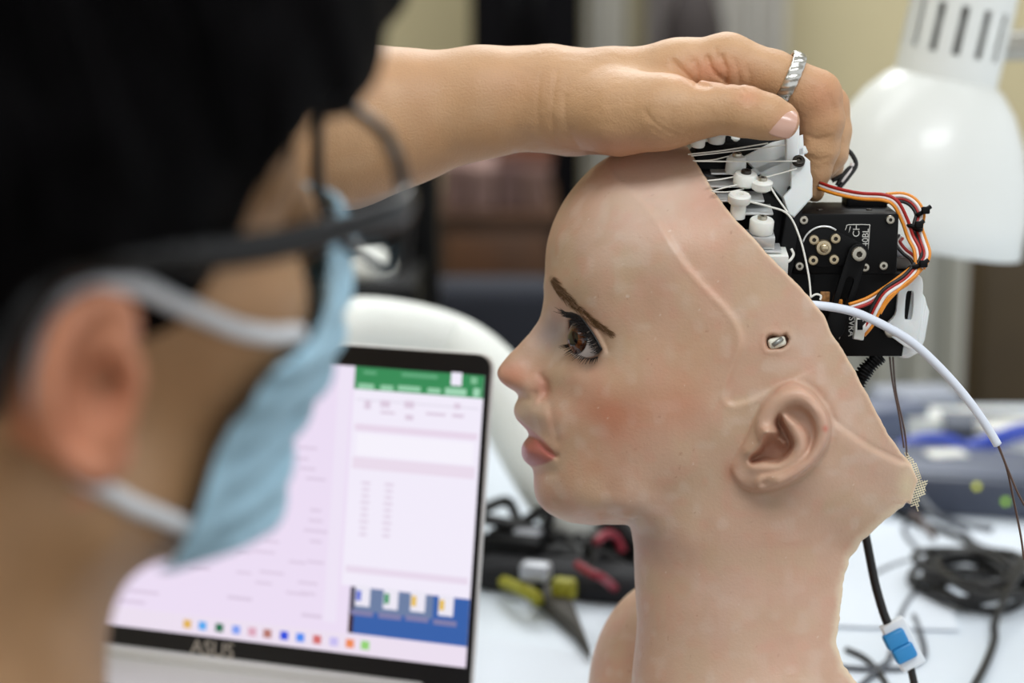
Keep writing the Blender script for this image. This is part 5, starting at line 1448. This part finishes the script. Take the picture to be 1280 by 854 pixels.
for (x, y, g) in ((1221, 608, (190, 196, 70)), (1257, 627, (140, 190, 50))):
    q = RP + np.array([0.01, 0, 0]) - rb * 0.0502
    nrm = rb; r = cpt(x, y, 1.0); dw = r[0] * RGT + r[1] * UPV - r[2] * FWD; t = ((q - CAM) @ nrm) / (dw @ nrm); pL = CAM + dw * t
    pL[2] = min(max(pL[2], TZ + 0.006), TZ + 0.027)
    obj('indicator_light', lathe([(0.0024, 0), (0.0022, 0.001), (0, 0.0013)], pL, -rb, 12), mat('led_%d' % x, (20, 20, 10), emit=g, estr=1.6), rt)
bw = mat('blue_pvc', (34, 66, 178), rough=0.45)
obj('blue_cable', lay([(1128, 566, 0.01), (1150, 556, 0.016), (1180, 556, 0.016), (1205, 566, 0.010), (1235, 570, 0.004)], 0.010), bw, None, True, 'thick royal blue cable curving behind the nape', 'cable')
obj('blue_lead', lay([(1205, 565, 0.02), (1240, 552, 0.026), (1275, 540, 0.026), (1310, 536, 0.02)], 0.0075), bw, None, True, 'blue network lead running out at the right edge', 'cable')
def tray(px_, py_, w_, d_, h_, m, nm, t, c_, a_=0.0, z=0.0):
    g0 = ground(px_, py_, TZ + z); u = np.array([math.cos(a_), math.sin(a_), 0]); v = np.array([-math.sin(a_), math.cos(a_), 0])
    r_ = root(nm, t, c_, g0)
    obj('body', box(g0 + np.array([0, 0, h_ * 0.45]), u, v, EZ, w_, d_, h_ * 0.9, 0.002), m, r_, sharp=40)
    obj('lid', box(g0 + np.array([0, 0, h_ * 0.93]), u, v, EZ, w_ * 1.03, d_ * 1.03, h_ * 0.14, 0.0015), m, r_, sharp=40)
    return r_
tray(1205, 548, 0.10, 0.05, 0.022, M_nyl, 'white_box', 'low white plastic box at the far edge of the table', 'box', -0.2)
tray(1268, 575, 0.05, 0.05, 0.03, M_nyl, 'white_carton', 'small white carton behind the network box', 'box', 0.3)
tray(1150, 596, 0.07, 0.06, 0.018, mat('slate_plastic', (72, 80, 98), rough=0.5), 'slate_case', 'flat slate-grey case lying behind the nape', 'case', 0.15)
tray(1180, 618, 0.030, 0.02, 0.035, M_nyl, 'white_plug_block', 'upright white plug block left of the network box', 'plug', 0.2)
tray(1245, 560, 0.09, 0.05, 0.026, mat('slate_plastic', (72, 80, 98), rough=0.5), 'slate_hub', 'slate-grey hub box at the far right of the table', 'case', -0.1)
tray(1105, 545, 0.06, 0.05, 0.03, mat('blue_grey', (104, 112, 134), rough=0.5), 'blue_grey_box', 'blue-grey box at the far table edge behind the conduit', 'box', 0.3)
tray(1142, 528, 0.07, 0.05, 0.03, mat('pale_slate', (150, 156, 170), rough=0.5), 'grey_case', 'pale grey case at the back of the table under the curtain', 'box', 0.1)
gm = mat('grey_pvc', (92, 96, 104), rough=0.5)
for i, (L, m, t) in enumerate((([(1058, 812), (1080, 822), (1100, 842), (1115, 870)], M_wire['k'], 'thin black lead crossing the paper close to the bust'), ([(1050, 834), (1090, 836), (1110, 826), (1118, 800), (1130, 760), (1160, 720)], gm, 'grey lead looping behind the blue connector'), ([(1075, 858), (1100, 838), (1130, 835), (1155, 820), (1150, 790), (1142, 770)], gm, 'grey lead curling in front of the blue connector'),
     ([(1090, 720), (1120, 706), (1150, 700), (1175, 712)], gm, 'grey lead running into the coiled cable'), ([(1120, 640), (1150, 655), (1190, 668), (1240, 690), (1300, 700)], M_wire['k'], 'black lead snaking behind the coiled cable'), ([(1140, 640, 0.01), (1155, 655, 0.006), (1168, 672, 0.002)], M_wire['b'], 'short brown lead above the coiled cable'), ([(1230, 560), (1260, 590), (1285, 600)], M_wire['k'], 'black lead dropping past the white carton'), ([(1130, 590, 0.02), (1165, 640, 0.01), (1200, 655), (1240, 662)], gm, 'grey-blue lead in front of the network box'), ([(1100, 575, 0.01), (1140, 580, 0.02), (1180, 578, 0.02), (1230, 590, 0.012)], M_wire['k'], 'black lead draped across the slate-grey case'), ([(1190, 540, 0.02), (1230, 548, 0.02), (1290, 560, 0.01)], M_wire['k'], 'black lead along the far table edge'), ([(1150, 690), (1130, 660), (1160, 640), (1200, 660), (1230, 690), (1280, 705)], gm, 'grey lead looping above the coiled cable'))):
    obj('cable', lay(L, 0.0019 if i not in (4, 7) else 0.003), m, None, True, t, 'cable')

# ------------------------------------------------------------------ behind the table
def yplane(px_, py_, y): return on_y(px_, py_, y)
# black cabinet with a white bowl, seen through the glasses
Y1 = 2.05
a = yplane(395, 352, Y1); b = yplane(520, 352, Y1)
cab = root('black_cabinet', 'low black cabinet behind the laptop', 'cabinet', ((a[0] + b[0]) / 2, Y1 + 0.09, 0))
zt = a[2] - 0.004
obj('carcass', abox(a[0], b[0], Y1, Y1 + 0.18, 0.0, zt, 0.004), M_blkp, cab, sharp=40)
obj('door', abox(a[0] + 0.006, b[0] - 0.006, Y1 - 0.012, Y1, 0.05, zt - 0.03, 0.002), mat('dark_panel', (32, 32, 38), rough=0.5), cab, sharp=40)
bc = yplane(457, 350, Y1 + 0.07); bc[2] = zt
obj('white_bowl', lathe([(0.030, 0.0), (0.031, 0.007), (0.028, 0.018), (0.018, 0.026), (0.0, 0.029)], bc, EZ, 32), mat('bowl_white', (236, 234, 224), rough=0.4), None, True, 'small white dome seen through the glasses lens', 'dome')
# tall black shelf unit behind it
a = yplane(372, 160, 2.27); b = yplane(546, 160, 2.27); zs = a[2]
shf = root('black_shelf', 'tall black shelf unit behind the glasses and the low cabinet', 'shelf', ((a[0] + b[0]) / 2, 2.3, 0))
obj('back_panel', abox(a[0], b[0], 2.33, 2.35, 0, zs), M_blkp, shf, False)
for x in (a[0], b[0] - 0.02): obj('side_panel', abox(x, x + 0.02, 2.25, 2.33, 0, zs), M_blkp, shf, False)
for z in (zs - 0.02, zs - 0.16, zs - 0.36, 0.6, 0.3): obj('shelf_board', abox(a[0] + 0.02, b[0] - 0.02, 2.255, 2.33, z - 0.018, z), mat('dark_panel', (32, 32, 38), rough=0.5), shf, False)
# dark chair
Y2 = 2.55
chm = mat('chair_navy', (30, 33, 44), rough=0.8, noise=0.1)
a = yplane(505, 355, Y2); b = yplane(705, 355, Y2); zc = a[2]
chr_ = root('office_chair', 'dark navy padded office chair behind the laptop', 'chair', ((a[0] + b[0]) / 2, Y2, 0))
xm = (a[0] + b[0]) / 2
obj('backrest', box((xm, Y2, zc - 0.20), EX, EY, EZ, b[0] - a[0], 0.07, 0.42, 0.034, 5), chm, chr_)
obj('seat', box((xm, Y2 + 0.20, 0.47), EX, EY, EZ, 0.44, 0.44, 0.08, 0.035, 4), chm, chr_)
obj('back_post', abox(xm - 0.03, xm + 0.03, Y2 + 0.02, Y2 + 0.05, 0.40, zc - 0.25, 0.005), M_blkp, chr_)
obj('gas_column', lathe([(0.028, 0.08), (0.028, 0.44)], (xm, Y2 + 0.17, 0), EZ, 16), M_blkp, chr_)
for k in range(5):
    t = 2 * math.pi * k / 5 + 0.3; lg = obj('leg', tube([np.array([xm, Y2 + 0.17, 0.09]), np.array([xm + 0.27 * math.cos(t), Y2 + 0.17 + 0.27 * math.sin(t), 0.06])], 0.016, 8), M_blkp, chr_)
    obj('caster', lathe([(0.024, -0.012), (0.026, 0), (0.024, 0.012)], (xm + 0.27 * math.cos(t), Y2 + 0.17 + 0.27 * math.sin(t), 0.026), EX, 16), M_blkp, lg)
# wooden chest with pinkish boxes on it
Y3 = 3.1
a = yplane(548, 266, Y3); b = yplane(692, 266, Y3)
M_wood = mat('brown_wood', (70, 42, 18), rough=0.5, noise=0.35, nscale=7)
zt = a[2]
chest = root('wooden_chest', 'brown wooden chest of drawers against the back of the room', 'chest', ((a[0] + b[0]) / 2, Y3 + 0.2, 0))
obj('carcass', abox(a[0], b[0], Y3, Y3 + 0.40, 0.0, zt - 0.018, 0.003), M_wood, chest, sharp=40)
obj('top_board', abox(a[0] - 0.008, b[0] + 0.008, Y3 - 0.01, Y3 + 0.41, zt - 0.018, zt, 0.003), M_wood, chest, sharp=40)
for i in range(4):
    z1 = zt - 0.035 - i * 0.21; dr = obj('drawer', abox(a[0] + 0.012, b[0] - 0.012, Y3 - 0.014, Y3, z1 - 0.19, z1, 0.003), mat('drawer_wood', (78, 46, 18), rough=0.45, noise=0.3, nscale=9), chest, sharp=40)
    obj('knob', lathe([(0.008, 0), (0.014, 0.012), (0.012, 0.02), (0, 0.022)], ((a[0] + b[0]) / 2, Y3 - 0.014, z1 - 0.095), -EY, 14), mat('knob_dark', (50, 34, 20), rough=0.4), dr)
cols = [(112, 86, 80), (126, 100, 94), (104, 80, 76), (118, 92, 84)]
n_ = 4; wd = (b[0] - a[0] - 0.01) / n_
for i in range(n_):
    x0 = a[0] + 0.005 + i * wd; hb = yplane(600, 208 + 3 * (i % 2), Y3)[2]
    bx_ = root('storage_box', ['dusty pink storage box at the left end of the chest top', 'lighter pink storage box, second from the left on the chest', 'dusky pink storage box, third from the left on the chest', 'pinkish storage box at the right end of the chest top'][i], 'box', (x0 + wd / 2, Y3 + 0.12, zt), 'storage boxes on the chest')
    obj('box_body', abox(x0 + 0.002, x0 + wd - 0.002, Y3 + 0.02, Y3 + 0.22, zt, hb - 0.02, 0.002), mat('box_pink_%d' % i, cols[i], rough=0.8), bx_, sharp=40)
    obj('box_lid', abox(x0, x0 + wd, Y3 + 0.017, Y3 + 0.223, hb - 0.022, hb, 0.002), mat('box_lid_%d' % i, tuple(int(c * 1.06) for c in cols[i]), rough=0.8), bx_, sharp=40)
# tall black wardrobe with a red-brown crate
Y4 = 3.55
a = yplane(588, 0, Y4); b = yplane(727, 0, Y4)
wr = root('black_wardrobe', 'tall black wardrobe standing behind the wooden chest', 'wardrobe', ((a[0] + b[0]) / 2, Y4 + 0.25, 0))
obj('carcass', abox(a[0], b[0], Y4, Y4 + 0.5, 0, 2.1, 0.004), mat('wardrobe_black', (7, 6, 9), rough=0.8, spec=0.1), wr, sharp=40)
for s in (0, 1):
    x0 = a[0] + 0.004 + s * (b[0] - a[0]) / 2; dr = obj('door', abox(x0, x0 + (b[0] - a[0]) / 2 - 0.008, Y4 - 0.018, Y4, 0.06, 2.08, 0.002), mat('wardrobe_door', (8, 7, 10), rough=0.8, spec=0.1), wr, sharp=40)
    obj('handle', tube([(a[0] + b[0]) / 2 * EX + (-0.02 + 0.04 * s) * EX + (Y4 - 0.03) * EY + z * EZ for z in (0.95, 1.1)], 0.005, 8), M_blkp, dr)
a = yplane(622, 186, Y3 + 0.1); b = yplane(690, 207, Y3 + 0.1)
obj('wooden_tray', abox(a[0], b[0], Y3 + 0.03, Y3 + 0.21, b[2] + 0.001, a[2], 0.004), mat('tray_wood', (84, 42, 22), rough=0.5, noise=0.2, nscale=12), None, True, 'red-brown wooden tray on top of the pink boxes', 'tray', sharp=40)
# cloth things along the back wall
def curtain(name, px0, px1, y, z0, z1, m, label, amp=0.03, waves=4, cat_='curtain'):
    x0, x1 = yplane(px0, 0, y)[0], yplane(px1, 0, y)[0]
    n = waves * 12; r_ = root(name, label, cat_, ((x0 + x1) / 2, y, z0))
    V, F = [], []
    for s in (0, 1):
        for j, z in enumerate((z0, (z0 + z1) / 2, z1)):
            for i in range(n + 1):
                t = i / n; V.append((x0 + (x1 - x0) * t, y + amp * math.sin(t * waves * 2 * math.pi) * (1.0 - 0.2 * j) + 0.004 * s, z))
    w_ = n + 1
    for s in (0, 1):
        for j in range(2):
            for i in range(n):
                q = [s * 3 * w_ + j * w_ + i, s * 3 * w_ + j * w_ + i + 1, s * 3 * w_ + (j + 1) * w_ + i + 1, s * 3 * w_ + (j + 1) * w_ + i]
                F.append(q if s == 0 else q[::-1])
    obj('cloth', (np.array(V), F), m, r_)
    obj('rail', tube([(x0 - 0.02, y, z1 + 0.004), (x1 + 0.02, y, z1 + 0.004)], 0.010, 10), M_leg, r_)
    return r_
M_cw = mat('curtain_white', (206, 202, 192), rough=0.9); M_cg = mat('curtain_grey', (158, 150, 146), rough=0.9)
curtain('white_curtain', 734, 784, 3.9, 0.1, 2.3, M_cw, 'off-white curtain hanging beside the black wardrobe', 0.03, 2)
curtain('grey_curtain', 806, 862, 3.88, 0.1, 2.3, M_cg, 'grey-mauve curtain next to the off-white one', 0.03, 3)
curtain('pale_curtain', 880, 985, 3.9, 0.1, 2.3, mat('curtain_pale', (186, 182, 174), rough=0.9), 'pale grey curtain above the bent hand', 0.03, 3)
jk = yplane(868, 30, 3.7); jr = root('hanging_bag', 'dark brown bag hanging between the curtains', 'bag', jk)
obj('bag_body', lathe([(0.0, -0.16), (0.05, -0.15), (0.062, -0.08), (0.055, 0.0), (0.036, 0.06), (0.0, 0.075)], jk, EZ, 20), mat('bag_brown', (50, 42, 40), rough=0.8), jr)
obj('bag_strap', tube([jk + np.array([-0.03, 0, 0.06]), jk + np.array([0, 0, 0.40]), jk + np.array([0.03, 0, 0.06])], 0.008, 8), mat('bag_brown', (50, 42, 40)), jr)
za = yplane(1140, 240, 2.35)[2]
curtain('short_curtain', 1040, 1226, 2.35, 0.05, za, mat('curtain_cool', (196, 196, 188), rough=0.9), 'short white curtain below the lamp shade', 0.035, 4)
a = yplane(1224, 330, 2.42); b = yplane(1480, 330, 2.42)
dkc = root('brown_cabinet', 'dark brown wooden cabinet at the right edge', 'cabinet', ((a[0] + b[0]) / 2, 2.6, 0))
zt = yplane(1250, 250, 2.42)[2]; M_dk = mat('dark_oak', (74, 60, 38), rough=0.6, noise=0.15, nscale=8)
obj('carcass', abox(a[0], b[0], 2.42, 2.85, 0, zt, 0.004), M_dk, dkc, sharp=40)
for s in (0, 1):
    x0 = a[0] + 0.004 + s * (b[0] - a[0]) / 2; obj('door', abox(x0, x0 + (b[0] - a[0]) / 2 - 0.008, 2.402, 2.42, 0.05, zt - 0.02, 0.002), M_dk, dkc, sharp=40)
